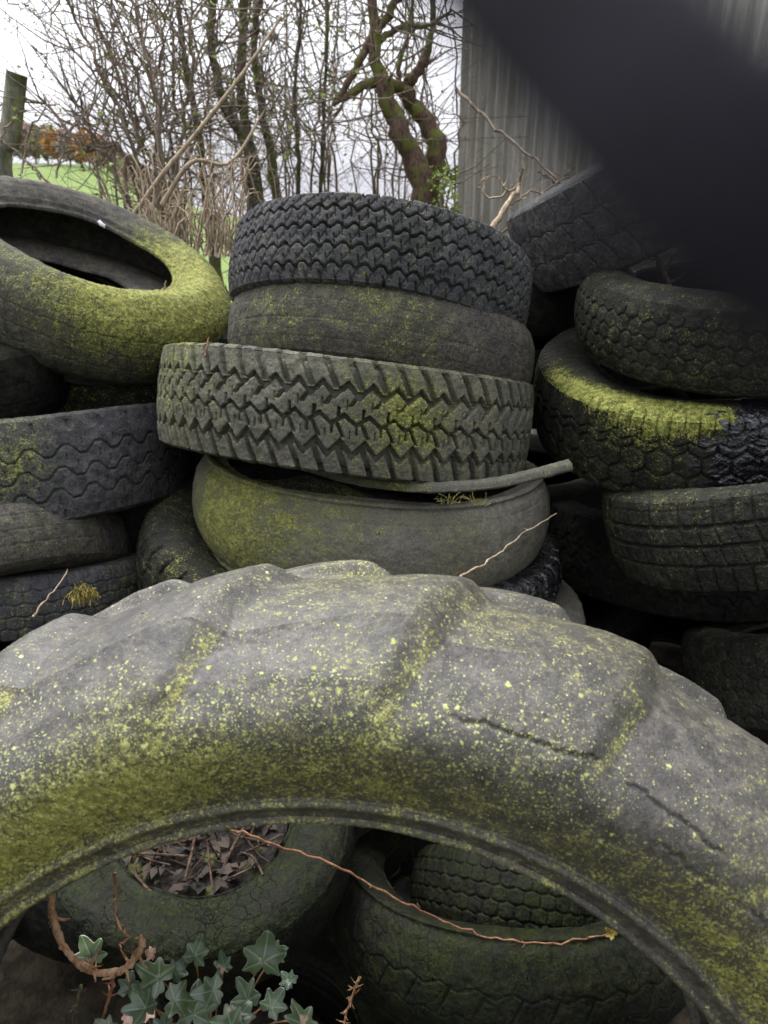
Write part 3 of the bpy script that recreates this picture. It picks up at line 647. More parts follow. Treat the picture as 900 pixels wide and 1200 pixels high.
# fine twiggy bushes filling in behind
for k, (x0, x1, Y, n, sd, lab) in enumerate(((120, 270, 4.3, 8, 21, 'tangle of fine bare twigs against the sky on the left'), (250, 400, 4.7, 18, 22, 'tangle of fine bare twigs and pale buds behind the dark tree'),
                                         (380, 545, 4.6, 17, 23, 'tangle of fine bare twigs behind the forked mossy tree'))):
    s = Shrub('twiggy_bush', lab, gp((x0+x1)/2, Y), GB, sd)
    for i in range(n):
        x = s.rng.uniform(x0, x1); yy = Y+s.rng.uniform(-.3, .4); dx = s.rng.uniform(-60, 60); sg = 20 if k else 60
        P = smooth_path([[at(x, 240, yy)[0], yy, 0.], at(x+s.rng.uniform(-10, 10), 230, yy), at(x+dx*.4-sg*.2, 120, yy), at(x+dx-sg, -30, yy)], 20); P[2:] += s.rng.randn(18, 3)*.012
        r0 = s.rng.uniform(.004, .008); s.st.tube(P, np.linspace(r0*1.3, r0*.5, 20), 4)
        for _ in range(13):
            j = s.rng.randint(5, 20); t = P[j]-P[j-1]; t /= np.linalg.norm(t); v_ = s.rng.randn(3)*[1, .7, .9]
            s.branch(P[j], t*.4+v_/np.linalg.norm(v_), s.rng.uniform(.15, .5), .0032, 2, .16 if k == 1 else .05, .3, 1.)
    s.done(B_twig, B_twig)
# dead bramble arching low between the left heap and the stack
s = Shrub('bramble', 'low tangle of dead bramble canes right of the big mossy tyre', gp(235, 2.7), 'brambles', 31, cat='bramble')
for i in range(85):
    x = s.rng.uniform(165, 275); Y = s.rng.uniform(2.45, 3.1); w_ = s.rng.uniform(-60, 60); top = s.rng.uniform(170, 255)
    P = smooth_path([at(x, 300, Y), at(x+w_*.2, (300+top)/2, Y), at(x+w_*.6, top, Y+.05), at(x+w_, top+s.rng.uniform(0, 45), Y+.1)], 14)
    P += s.rng.randn(14, 3)*.006; s.tw.tube(P, np.linspace(.004, .0014, 14)*s.rng.uniform(.6, 1.2), 4)
for pts in (((150, 262, 2.6), (190, 205, 2.6), (235, 150, 2.65), (285, 85, 2.7), (330, 20, 2.8)), ((190, 240, 2.6), (225, 190, 2.6), (270, 190, 2.7), (310, 130, 2.8))):
    P = smooth_path([at(*p) for p in pts], 20); s.tw.tube(P, np.linspace(.0085, .004, 20), 6)
s.done(B_pale, B_pale)
s = Shrub('bramble', 'sparse bare bramble shoots in front of the field at far left', gp(70, 2.9), 'brambles', 33, cat='bramble')
for pts in (((135, 245, 2.9), (105, 185, 2.9), (78, 150, 2.9), (50, 113, 2.9)), ((68, 212, 3.), (75, 160, 3.), (85, 135, 3.)), ((75, 158, 3.), (100, 135, 3.), (130, 95, 3.)), ((28, 205, 3.), (35, 150, 3.), (55, 125, 3.), (68, 122, 3.)),
            ((125, 235, 2.9), (112, 205, 2.9), (98, 190, 2.9)), ((150, 240, 2.9), (132, 215, 2.9), (115, 188, 2.9)), ((48, 210, 3.), (40, 198, 3.), (34, 190, 3.)), ((0, 170, 3.), (12, 140, 3.), (40, 127, 3.)), ((60, 215, 2.8), (20, 180, 2.8), (-10, 150, 2.8))):
    P = smooth_path([at(*p) for p in pts], 14); P += s.rng.randn(14, 3)*.005; s.tw.tube(P, np.linspace(.0045, .0016, 14), 5)
    for _ in range(4):
        j = s.rng.randint(4, 14); s.branch(P[j], s.rng.randn(3), .07, .0014, 0, .1)
s.done(B_twig, B_twig)
s = Shrub('overhanging_branch', 'thin bare branch hanging in at the top left corner', tuple(at(30, -60, 3.)), 'brambles', 34, cat='branch')
for pts in (((75, -60, 3.), (70, 0, 3.), (58, 30, 3.), (54, 55, 3.)), ((-10, -10, 3.), (15, 5, 3.), (35, 12, 3.)), ((40, -40, 3.), (30, 0, 3.), (36, 10, 3.))):
    P = smooth_path([at(*p) for p in pts], 14); P += s.rng.randn(14, 3)*.005; s.tw.tube(P, np.linspace(.0035, .0012, 14), 4)
    for _ in range(7): s.branch(P[s.rng.randint(2, 14)], s.rng.randn(3), .06, .0012, 0, 0)
s.done(B_twig, B_twig)
# evergreen scraps at the foot of the mossy tree
s = Shrub('ivy_clump', 'low clump of green ivy at the foot of the forked tree beside the wall', gp(520, 3.5), None, 35, cat='ivy')
for i in range(160):
    p = at(s.rng.uniform(500, 538), s.rng.uniform(195, 262), 3.5+s.rng.rand()*.4); d = s.rng.randn(3); s.leaf(p, d); s.leaf(p, -d)
P = smooth_path([at(520, 300, 3.6), at(518, 230, 3.6), at(525, 200, 3.6)], 8); s.st.tube(P, .01, 5)
s.done(B_twig, B_twig)
# branch lying over the tipped tyre, against the wall
s = Shrub('dead_branch', 'pale dead branch resting on the tipped tyre in front of the corrugated wall', tuple(at(590, 262, 1.95)), None, 36, cat='branch')
for pts, r in ((((570, 272, 1.9), (592, 245, 1.95), (608, 222, 2.0), (612, 200, 2.0)), .0085), (((610, 216, 2.), (585, 232, 2.), (566, 228, 2.), (566, 214, 2.), (575, 205, 2.)), .003), (((596, 240, 1.98), (620, 228, 1.98), (645, 226, 2.)), .003),
               (((600, 232, 2.), (588, 215, 2.), (580, 204, 2.)), .0025)):
    P = smooth_path([at(*p) for p in pts], 14); P += s.rng.randn(14, 3)*.003; s.tw.tube(P, np.linspace(r, r*.5, 14), 6)
    for _ in range(3): s.branch(P[s.rng.randint(3, 14)], s.rng.randn(3), .05, .0013, 0, 0)
s.done(B_pale, B_pale)
s = Shrub('thorny_branch', 'long thin thorny branch slanting down across the corrugated wall', tuple(at(600, 170, 2.3)), None, 37, cat='branch')
for pts, r in ((((535, 105, 2.7), (565, 135, 2.6), (600, 165, 2.5), (630, 190, 2.4), (668, 220, 2.3)), .0055), (((660, 214, 2.3), (645, 208, 2.3), (632, 203, 2.3)), .003), (((658, 212, 2.3), (668, 200, 2.3), (678, 190, 2.3)), .0025), (((575, 290, 2.), (610, 250, 2.), (640, 225, 2.05), (668, 205, 2.1)), .003)):
    P = smooth_path([at(*p) for p in pts], 20); P += s.rng.randn(20, 3)*.004; s.tw.tube(P, np.linspace(r, r*.6, 20), 6)
    for _ in range(7): s.branch(P[s.rng.randint(1, 20)], s.rng.randn(3), .035, .0015, 0, 0)
s.done(B_twig, B_twig)

# ------------------------------------------------------------------ shed
m, t = M_('corrugated_sheet'); co = t.n('ShaderNodeTexCoord').outputs['Object']
st_ = t.noise(t.scaled(co, (1, 1, .06)), 30, 5, .7); st2 = t.noise(t.scaled(co, (1, 1, .15)), 6, 4); sp3 = t.noise(co, 130, 3, .7)
col = t.mix(t.ramp(st_, .35, .65), (.24, .23, .20), (.42, .40, .36)); col = t.mix(t.ramp(st2, .42, .66, 0, .75), col, (.17, .165, .105))
col = t.mix(t.ramp(sp3, .58, .7, 0, .6), col, (.34, .35, .27)); t.out(col, .68, sp3, .3, .002, .3); m_sheet = m
sx, sy = .43, 4.8; th_ = math.radians(55); dirw = np.array([math.cos(th_), -math.sin(th_), 0]); nrw = np.array([-math.sin(th_), -math.cos(th_), 0])
o3 = np.array([sx, sy, 0.])
shed = empty('shed', tuple(o3)); tag(shed, 'grey corrugated shed wall with lichen streaks behind the right heap', 'shed')
def corr(o, d, nr, L, H, z0=0.0, name='corrugated_wall'):
    uu = np.arange(0, L, .0076); zz = np.linspace(z0, H, 14)
    U, Z = np.meshgrid(uu, zz, indexing='ij'); w = .010*np.sin(U*2*PI/.076)
    P = o+U[..., None]*d+w[..., None]*nr+Z[..., None]*np.array([0, 0, 1.])
    P2 = P-nr*.0035; n = len(uu)
    v = np.concatenate([P.reshape(-1, 3), P2.reshape(-1, 3)]); f = grid_faces(n, 14, False); N0 = n*14
    f2 = f[:, ::-1]+N0; e = [[j, j+1, N0+j+1, N0+j] for j in range(13)]
    return raw_mesh(name, v, np.concatenate([f, f2, np.array(e)]), None, m_sheet, shed)
corr(o3, dirw, nrw, 4.6, 3.4)
corr(o3+dirw*.004-nrw*.02, -nrw, -dirw, 3.0, 3.4)
fe = o3-nrw*1.5
g = Geo()
c0 = [o3-dirw*.12+nrw*.15, o3+dirw*4.8+nrw*.15, o3+dirw*4.8-nrw*3.2, o3-dirw*.12-nrw*3.2]
v = [np.append(p[:2], h) for h in (3.42, 3.47) for p in c0]; g.add(v, [[0, 1, 2, 3], [7, 6, 5, 4], [0, 4, 5, 1], [1, 5, 6, 2], [2, 6, 7, 3], [3, 7, 4, 0]]); g.build('roof', m_sheet, shed, False)
g = Geo()
for zz in (1.1, 2.0):
    for k in range(24):
        p = o3+dirw*(.019+.19*k)+nrw*.012+np.array([0, 0, zz]); g.tube([p, p+nrw*.006], [.006, .004], 8)
g.build('bolts', m_sheet, shed)

# ------------------------------------------------------------------ fence, field, woodland, ground
m_wood = bark('fence_wood', (.12, .12, .09), (.26, .25, .19), .35, (.17, .19, .06), .6)
fb = at(16, 150, 3.3); fence = empty('fence', (fb[0], fb[1], 0)); tag(fence, 'weathered round post carrying two strands of barbed wire at far left', 'fence')
g = Geo(); P = smooth_path([[fb[0]-.16, 3.3, 0], at(5, 230, 3.3), at(12, 160, 3.3), at(20, 86, 3.3)], 14); g.tube(P, np.linspace(.042, .038, 14), 18); g.build('post', m_wood, fence)
m_wire, t = M_('rusty_wire'); t.out((.10, .075, .06), .6, spec=.4)
for yy in (128, 152):
    g = Geo(); a_, b_ = at(-60, yy-2, 3.3), at(620, yy+8, 3.6); P = np.linspace(a_, b_, 60); P[:, 2] -= .03*np.sin(np.linspace(0, PI, 60))
    g.tube(P, .0014, 4)
    for i in range(4, 60, 3):
        for sgn in (-1, 1): g.tube([P[i]-[sgn*.006, 0, .010], P[i]+[sgn*.006, 0, .010]], .001, 3)
    g.build('barbed_wire', m_wire, fence)
def zt(x, y):
    d = np.hypot(x, y); r = 3.4*sst(70, 190, d)*sst(.15, -.45, x/(np.abs(y)+.1))-.055*np.clip(d-12, 0, 1e4)*sst(-.34, -.20, x/(np.abs(y)+.1))*(y > 0); return r+.25*(fbm(np.stack([x/18, y/18, 0*x], -1), 1, 3)-.5)*sst(8, 30, d)
rr = np.concatenate([[0], np.geomspace(.4, 900, 110)]); aa = np.linspace(0, 2*PI, 181)[:-1]
A_, R_ = np.meshgrid(aa, rr, indexing='ij'); gx, gy = R_*np.cos(A_), R_*np.sin(A_)
gz = zt(gx, gy)-6*sst(300, 900, R_)
near = (R_ < 8); gz = gz+near*(fbm(np.stack([gx, gy, 0*gx], -1), 3, 4)-.5)*.08
m, t = M_('ground_soil_and_grass'); co = t.n('ShaderNodeTexCoord').outputs['Object']
sep = t.n('ShaderNodeVectorMath', operation='LENGTH'); t.l(co, sep.inputs[0])
gr = t.mix(t.ramp(t.noise(co, .12, 4), .35, .65), (.12, .17, .045), (.10, .14, .04)); gr = t.mix(t.ramp(t.noise(co, 2.5, 4), .4, .7, 0, .5), gr, (.10, .14, .04))
so = t.mix(t.ramp(t.noise(co, 14, 4), .35, .65), (.018, .015, .010), (.05, .042, .028))
col = t.mix(t.ramp(sep.outputs['Value'], 4.5, 7.), so, gr); t.out(col, .95, t.noise(co, 25, 4), .5, .02, .1)
go = raw_mesh('ground', np.stack([gx, gy, gz], -1).reshape(-1, 3), grid_faces(180, len(rr), True), None, m); tag(go, kind='structure')
# woodland
def crownmat(name, c1, c2):
    m, t = M_(name); co = t.n('ShaderNodeTexCoord').outputs['Object']
    col = t.mix(t.ramp(t.noise(co, .9, 3), .35, .65), c1, c2); col = t.mix(t.ramp(t.noise(co, 5, 2), .4, .7, 0, .6), col, tuple(x*.5 for x in c1)); t.out(col, .9, spec=.1); return m
cm = [crownmat('autumn_crown', (.42, .20, .05), (.55, .30, .09)), crownmat('brown_crown', (.24, .17, .13), (.34, .25, .20)), crownmat('green_brown_crown', (.20, .20, .11), (.30, .27, .17)), crownmat('grey_crown', (.27, .23, .21), (.36, .31, .29))]
kinds = ['orange-brown autumn tree in the wood beyond the field', 'dull brown bare tree in the wood beyond the field', 'greenish brown tree in the wood beyond the field', 'grey bare tree in the wood beyond the field']
wr = np.random.RandomState(5)
wood = [(-40, 1, 172, 7), (-12, 3, 170, 7.5), (12, 1, 168, 8), (30, 3, 165, 7.2), (44, 1, 160, 7.4), (58, 2, 155, 6.8), (70, 0, 150, 6.2), (84, 3, 146, 5.8), (96, 1, 140, 5.4), (106, 0, 134, 6.0), (118, 0, 126, 5.3), (126, 2, 120, 4.2), (136, 1, 112, 4.3), (147, 2, 106, 3.4), (158, 1, 98, 3.0), (170, 3, 94, 2.8), (184, 1, 92, 2.8), (200, 2, 90, 2.6)]
for x, kd, Y, H in wood:
    p = at(x, 200, Y); bz = float(zt(np.array([p[0]]), np.array([Y]))[0]); root = empty('woodland_tree', (p[0], Y, bz))
    tag(root, kinds[kd]+(', rising left of the field' if x < 100 else ', near the thin shoots' if x < 190 else ', glimpsed through the bushes'), 'tree', 'trees of the far wood')
    g = Geo(); g.tube([[p[0], Y, bz], [p[0]+.1, Y, bz+H*.6]], [H*.03, H*.012], 6)
    for _ in range(6):
        a_ = wr.rand()*6.28; q = np.array([p[0], Y, bz+H*wr.uniform(.25, .5)]); g.tube([q, q+H*.35*np.array([math.cos(a_), math.sin(a_), .9])*wr.uniform(.6, 1)], [H*.012, H*.003], 4)
    g.build('trunk', B_dark, root)
    g = Geo(); n = 900; d = wr.randn(n, 3); d /= np.linalg.norm(d, axis=1)[:, None]; lump = .62+.5*fbm(d*1.7+x, 1, 3)
    rad = wr.rand(n)**.4*lump; W_ = H*(.42 if H > 4 else .75)
    c = np.stack([p[0]+d[:, 0]*rad*W_, Y+d[:, 1]*rad*W_, bz+H*.56+d[:, 2]*rad*H*.5], -1); c[:, 2] = np.maximum(c[:, 2], bz+.05)
    s1 = wr.randn(n, 3); s1 /= np.linalg.norm(s1, axis=1)[:, None]; s2 = np.cross(s1, wr.randn(n, 3)); s2 /= np.linalg.norm(s2, axis=1)[:, None]; sz = (H*.045*wr.uniform(.5, 1.4, n))[:, None]
    V = np.stack([c-s1*sz, c+s2*sz, c+s1*sz, c-s2*sz], 1); g.add(V.reshape(-1, 3), np.arange(n*4).reshape(n, 4)); g.build('crown', cm[kd], root, False)

# ------------------------------------------------------------------ litter, stems, ivy
def litter(key, label, rad, up, n, seed):
    ctr, nn, e1, e2, R, W, rb = TY[key]; rg = np.random.RandomState(seed)
    root = empty('leaf_litter', tuple(ctr-nn*.03)); tag(root, label, 'leaf litter', kind='stuff')
    u = np.linspace(0, 1, 40)[1:]; a_ = np.linspace(0, 2*PI, 161)[:-1]; A_, U_ = np.meshgrid(a_, u, indexing='ij')
    P = ctr+nn*up+(np.cos(A_)*U_)[..., None]*e1*rad+(np.sin(A_)*U_)[..., None]*e2*rad
    P = P+nn*((fbm(P, 22, 4)-.5)*.05+(fbm(P, 90, 3)-.5)*.016)[..., None]
    m, t = M_('litter_soil'); co = t.n('ShaderNodeTexCoord').outputs['Object']
    col = t.mix(t.ramp(t.noise(co, 60, 4, .7), .4, .6), (.005, .004, .003), (.018, .014, .010)); col = t.mix(t.ramp(t.noise(co, 16, 3), .56, .66), col, (.07, .085, .018)); t.out(col, .8, t.noise(co, 150, 3), .8, .004, .3)
    raw_mesh('soil', P.reshape(-1, 3), grid_faces(160, len(u), True), None, m, root)
    g = Geo()
    for i in range(n):
        a0 = rg.rand()*6.28; q = math.sqrt(rg.rand())*rad*.95; p = ctr+nn*(up+rg.uniform(.005, .03))+q*(math.cos(a0)*e1+math.sin(a0)*e2)
        d = rg.randn(3); d -= nn*(d@nn)*.75; d /= np.linalg.norm(d); L = rg.uniform(.03, .12)
        Q = smooth_path([p-d*L/2, p+rg.randn(3)*.006, p+d*L/2], 6); g.tube(Q, rg.uniform(.0012, .003), 4)
    g.build('dead_twigs', B_lit, root)
    g = Geo()
    for i in range(n*2):
        a0 = rg.rand()*6.28; q = math.sqrt(rg.rand())*rad*.95; p = ctr+nn*(up+rg.uniform(.003, .02))+q*(math.cos(a0)*e1+math.sin(a0)*e2)
        d = rg.randn(3); d -= nn*(d@nn)*.8; d /= np.linalg.norm(d); s_ = np.cross(d, nn); L = rg.uniform(.008, .022)
        g.add([p-d*L, p-s_*L*.5+nn*.004, p+d*L, p+s_*L*.5+nn*.002], [[0, 1, 2, 3]])
    m, t = M_('dead_leaf'); co = t.n('ShaderNodeTexCoord').outputs['Object']; t.out(t.mix(t.ramp(t.noise(co, 30, 3), .4, .6), (.012, .009, .007), (.045, .030, .020)), .7, spec=.3)
    g.build('dead_leaves', m, root, False)
litter('G1', 'dark soil with dead twigs and moss filling the tyre at left under the tractor tyre', .145, .040, 70, 4)
litter('G2', 'dark leaf litter with thin twigs in the opening of the cracked tyre', .26, .01, 22, 6)

def stem(name, label, cat, pts, r, mat, n=40, k=6, wob=.0015, sides=0, part='stem', seed=0, taper=.55):
    rg = np.random.RandomState(seed); P = smooth_path([at(*p) for p in pts], n); P = P+rg.randn(n, 3)*wob
    g = Geo(); rad = np.linspace(r, r*taper, n)*(1+.12*rg.randn(n)); g.tube(P, rad, k)
    for i in range(sides):
        j = rg.randint(2, n-2); d = rg.randn(3); d /= np.linalg.norm(d); g.tube([P[j], P[j]+d*r*3, P[j]+d*r*5+[0, 0, r]], [r*.5, r*.35, r*.2], 4)
    o = g.build(name, mat); 
    lo = Vector(P[P[:, 2].argmin()]); o.data.transform(Matrix.Translation(-lo)); o.location = lo
    tag(o, label, cat); return o, P
stem('bramble', 'long thin reddish stem curving across the tractor tyre opening', 'stem', [(262, 968, .80), (330, 992, .80), (400, 1018, .79), (470, 1055, .77), (540, 1088, .75), (610, 1104, .74), (690, 1100, .74), (733, 1084, .76)], .0019, B_red, 60, sides=7, seed=2)
stem('grass_stalk', 'pale dry twig leaning against the front of the bald tyre', 'twig', [(537, 677, 1.02), (575, 655, 1.13), (610, 628, 1.22), (650, 602, 1.30)], .0019, B_pale, 24, sides=2, seed=3)
stem('straw', 'straw standing on the lowest left tyre', 'straw', [(38, 722, 1.16), (60, 695, 1.2), (82, 667, 1.25)], .0018, B_pale, 12, seed=4)
stem('twig', 'tiny pink twig sticking up between the off-road tyre and the big mossy tyre', 'twig', [(241, 418, 1.45), (243, 405, 1.45), (246, 394, 1.46)], .0022, B_red, 8, seed=5)
stem('twig', 'short dark twig poking out at the edge of the worn tyre', 'twig', [(272, 350, 1.62), (266, 341, 1.62), (263, 334, 1.62)], .0022, B_dark, 8, seed=6)
stem('twig', 'short twig standing in the opening of the big mossy tyre', 'twig', [(190, 345, 1.95), (193, 336, 1.95), (195, 330, 1.95)], .003, B_pale, 8, seed=7)
stem('mossy_stick', 'mossy stick leaning in the opening of the honeycomb tyre', 'stick', [(768, 296, 1.75), (778, 318, 1.72), (788, 342, 1.68)], .008, B_moss, 14, sides=5, seed=8)
stem('curled_vine', 'thick rusty brown vine curling in a loop at bottom left', 'vine', [(63, 1035, .70), (60, 1065, .69), (68, 1095, .68), (85, 1122, .665), (108, 1138, .66), (135, 1140, .655), (155, 1128, .655), (166, 1108, .66), (163, 1098, .665)], 0.0054, B_rust, 60, 8, .0009, sides=14, seed=9, taper=.85)
stem('thin_vine', 'thin brown stem hanging beside the vine loop over the litter tyre', 'vine', [(133, 1022, .74), (136, 1045, .73), (135, 1070, .72), (143, 1090, .70), (150, 1100, .70), (140, 1108, .69), (152, 1125, .68)], .0022, B_red, 30, 5, .001, sides=8, seed=10)
stem('dead_stalk', 'upright brown stalk below the vine loop', 'stalk', [(133, 1145, .66), (128, 1170, .655), (116, 1210, .64)], .003, B_red, 16, 5, .001, sides=8, seed=12)
stem('dead_stalk', 'upright dark stalk in the bottom left corner', 'stalk', [(95, 1155, .66), (90, 1175, .65), (82, 1215, .64)], .0028, B_dark, 16, 5, .001, sides=6, seed=13)
stem('fern_stalk', 'brown feathery stalk at the bottom beside the cracked tyre', 'stalk', [(421, 1145, .72), (412, 1170, .71), (398, 1215, .70)], .0026, B_rust, 16, 5, .001, sides=22, seed=14)

m, t = M_('ivy_leaf'); oi = t.n('ShaderNodeObjectInfo').outputs['Random']; co = t.n('ShaderNodeTexCoord').outputs['Object']; vn = t.attr('vein')
col = t.mix(t.ramp(t.noise(co, 60, 4), .35, .65), (.034, .056, .034), (.075, .105, .062)); col = t.mix(t.math('MULTIPLY', oi, .7), col, (.060, .085, .030)); col = t.mix(t.ramp(vn, .15, .9, 0, .6), col, (.17, .23, .15))
col = t.mix(t.ramp(t.noise(co, 24, 3), .62, .68, 0, 1), col, (.30, .22, .16)); t.out(col, .30, t.math('MULTIPLY', vn, -1.), .4, .001, .5); m_ivy = m
m, t = M_('pale_dead_leaf'); co = t.n('ShaderNodeTexCoord').outputs['Object']; t.out(t.mix(t.ramp(t.noise(co, 50, 4), .4, .6), (.40, .24, .17), (.60, .46, .38)), .7, spec=.3); m_dead = m
m, t = M_('yellow_leaf'); co = t.n('ShaderNodeTexCoord').outputs['Object']; t.out(t.mix(t.ramp(t.noise(co, 70, 4), .4, .6), (.30, .20, .04), (.46, .40, .12)), .6, spec=.3); m_yel = m
def ivy_leaf(c, size, rot, tilt, parent, mat, seed, name='leaf'):
    rg = np.random.RandomState(seed)
    # outline of a five-lobed leaf in polar form, stalk at -90 degrees
    lobes = [(90, 1.0, 31+rg.uniform(-4, 4)), (90+55, .80+rg.uniform(-.08, .08), 26), (90-55, .78+rg.uniform(-.08, .08), 26), (90+112, .64, 28), (90-112, .66, 28)]
    na, nr = 96, 12; an = np.arange(na)*2*PI/na; ra = np.full(na, .46)
    for d, L, w in lobes:
        da = np.abs((np.degrees(an)-d+180) % 360-180); ra = np.maximum(ra, L*np.clip(1-(da/(w*2.0)), 0, 1)**.85*1.0+.0)
    da = np.abs((np.degrees(an)+90+180) % 360-180); ra = np.where(da < 26, np.minimum(ra, .12+.30*(da/26)), ra); ra *= 1+.04*rg.randn(na)
    ra = (ra+np.roll(ra, 1)+np.roll(ra, -1))/3
    rr = np.linspace(0.02, 1, nr); A_, Q = np.meshgrid(np.arange(na), rr, indexing='ij'); X = np.cos(an[A_])*ra[A_]*Q; Yq = np.sin(an[A_])*ra[A_]*Q
    vein = 0*X; Z = .10*np.sin(X*3+seed)+rg.uniform(.05, .40)*(X**2)-rg.uniform(-.2, .35)*Yq*np.abs(Yq)+.05*np.sin(Yq*6+seed*2)
    for d, L, w in lobes:
        u_ = np.array([math.cos(math.radians(d)), math.sin(math.radians(d))]); al = X*u_[0]+Yq*u_[1]; pe = np.abs(-X*u_[1]+Yq*u_[0])
        vein = np.maximum(vein, np.exp(-(pe/.028)**2)*(al > 0)*(al < L)); Z = Z-.02*np.exp(-(pe/.05)**2)*(al > 0)
    V = np.stack([X, Yq, Z], -1)*size
    E_ = np.array(Euler((math.radians(tilt[0]), math.radians(tilt[1]), math.radians(rot)), 'XYZ').to_matrix())
    # leaf faces the camera roughly: base frame from the view direction
    f = (CAM-c)/np.linalg.norm(CAM-c); rt = np.cross([0, 0, 1.], f); rt /= np.linalg.norm(rt); up = np.cross(f, rt)
    V = (V.reshape(-1, 3)@E_.T)@np.stack([rt, up, f]); V = V+c
    back = V-f*.0006; n0 = len(V); fc = grid_faces(na, nr, True); ed = np.stack([np.arange(na)*nr+nr-1, ((np.arange(na)+1) % na)*nr+nr-1, ((np.arange(na)+1) % na)*nr+nr-1+n0, np.arange(na)*nr+nr-1+n0], -1)
    return raw_mesh(name, np.concatenate([V, back]), np.concatenate([fc, fc[:, ::-1]+n0, ed]), None, mat, parent, True, {'vein': np.concatenate([vein.ravel(), vein.ravel()*.5])})
ivy = empty('ivy_plant', tuple(at(240, 1240, .62))); tag(ivy, 'ivy with veined dark green lobed leaves climbing at the bottom left of the opening', 'ivy')
lv = [(107, 1122, .72, .045, 10, m_ivy), (186, 1147, .64, .036, 40, m_ivy), (228, 1120, .65, .034, -35, m_ivy), (262, 1133, .66, .026, 5, m_ivy), (308, 1128, .65, .040, -20, m_ivy), (168, 1182, .61, .036, 20, m_ivy),
      (228, 1190, .62, .036, -15, m_ivy), (292, 1172, .64, .042, 30, m_ivy), (322, 1118, .68, .024, -80, m_ivy), (355, 1200, .62, .034, 15, m_ivy), (205, 1140, .66, .030, -60, m_ivy), (270, 1200, .60, .034, 60, m_ivy), (190, 1205, .60, .03, -20, m_ivy), (125, 1208, .63, .028, 30, m_ivy),
      (318, 1180, .66, .030, -50, m_ivy), (250, 1160, .64, .028, 80, m_ivy), (205, 1172, .62, .030, -100, m_ivy), (340, 1150, .67, .022, 40, m_ivy), (150, 1160, .65, .026, -30, m_ivy), (280, 1195, .61, .030, -40, m_ivy)]
gs = Geo()
for i, (x, y, Y, sz, rot, mt) in enumerate(lv):
    c = at(x, y, Y); ivy_leaf(c, sz*1.02*np.random.RandomState(i+9).uniform(.75, 1.15), rot, (np.random.RandomState(i).uniform(-28, 28), np.random.RandomState(i+50).uniform(-28, 28)), ivy, mt, i)
    b = at(240+(x-240)*.35, 1230, Y+.05); gs.tube(smooth_path([b, (b+c)/2+[0, .012, .01], c+[0, .006, -.004]], 8), [.0013]*8, 4)
gs.build('stem', B_red, ivy)
for i, (x, y, Y, sz, rot) in enumerate(((178, 1118, .68, .014, 70), (172, 1185, .66, .024, 100), (150, 1190, .64, .018, 200))):
    ivy_leaf(at(x, y, Y), sz, rot, (30, 20), ivy, m_dead, 70+i, 'withered_leaf')
yl = empty('fallen_leaf', tuple(at(718, 1097, .735))); tag(yl, 'small yellow leaf caught on the reddish stem at the right of the opening', 'leaf'); ivy_leaf(at(718, 1095, .735), .014, 60, (20, -20), yl, m_yel, 80, 'blade')
# dry grass caught on the bald tyre
for i_, (x_, y_) in enumerate(((524, 586), (562, 588))):
    g = Geo(); rg = np.random.RandomState(40+i_)
    gt = empty('dry_grass', tuple(at(x_, y_+4, 1.33))); tag(gt, ('left' if i_ == 0 else 'right')+' of two tiny dry grass tufts on the front lip of the bald tyre', 'grass tuft', 'dry grass tufts')
    for k_ in range(22):
        p = at(x_+rg.normal(0, 6), y_+rg.uniform(0, 5), 1.32); d = np.array([rg.randn()*.8, rg.randn()*.4, .8]); d /= np.linalg.norm(d); L = rg.uniform(.010, .028); g.tube(smooth_path([p, p+d*L*.6, p+d*L+[rg.randn()*.004, 0, -.004]], 5), .0006, 3)
    g.build('blades', leafmat('dry_blade', (.30, .28, .08), (.45, .42, .16), 60), gt)
# moss tuft
mt = empty('moss_tuft', tuple(at(96, 694, 1.28))); tag(mt, 'small tuft of reddish green moss on the lowest left tyre', 'moss'); g = Geo(); rg = np.random.RandomState(4)
for i in range(150):
    p = at(rg.normal(96, 7), rg.normal(692, 5), 1.29); d = np.array([rg.randn()*.5+.3, -.5+rg.randn()*.3, -.5+rg.randn()*.4]); d /= np.linalg.norm(d); L = rg.uniform(.010, .026); g.tube([p, p+d*L*.6, p+d*L+[0, 0, -.002]], [.0013, .001, .0004], 3)
g.build('fronds', leafmat('moss_frond', (.10, .10, .02), (.30, .22, .05), 90), mt)

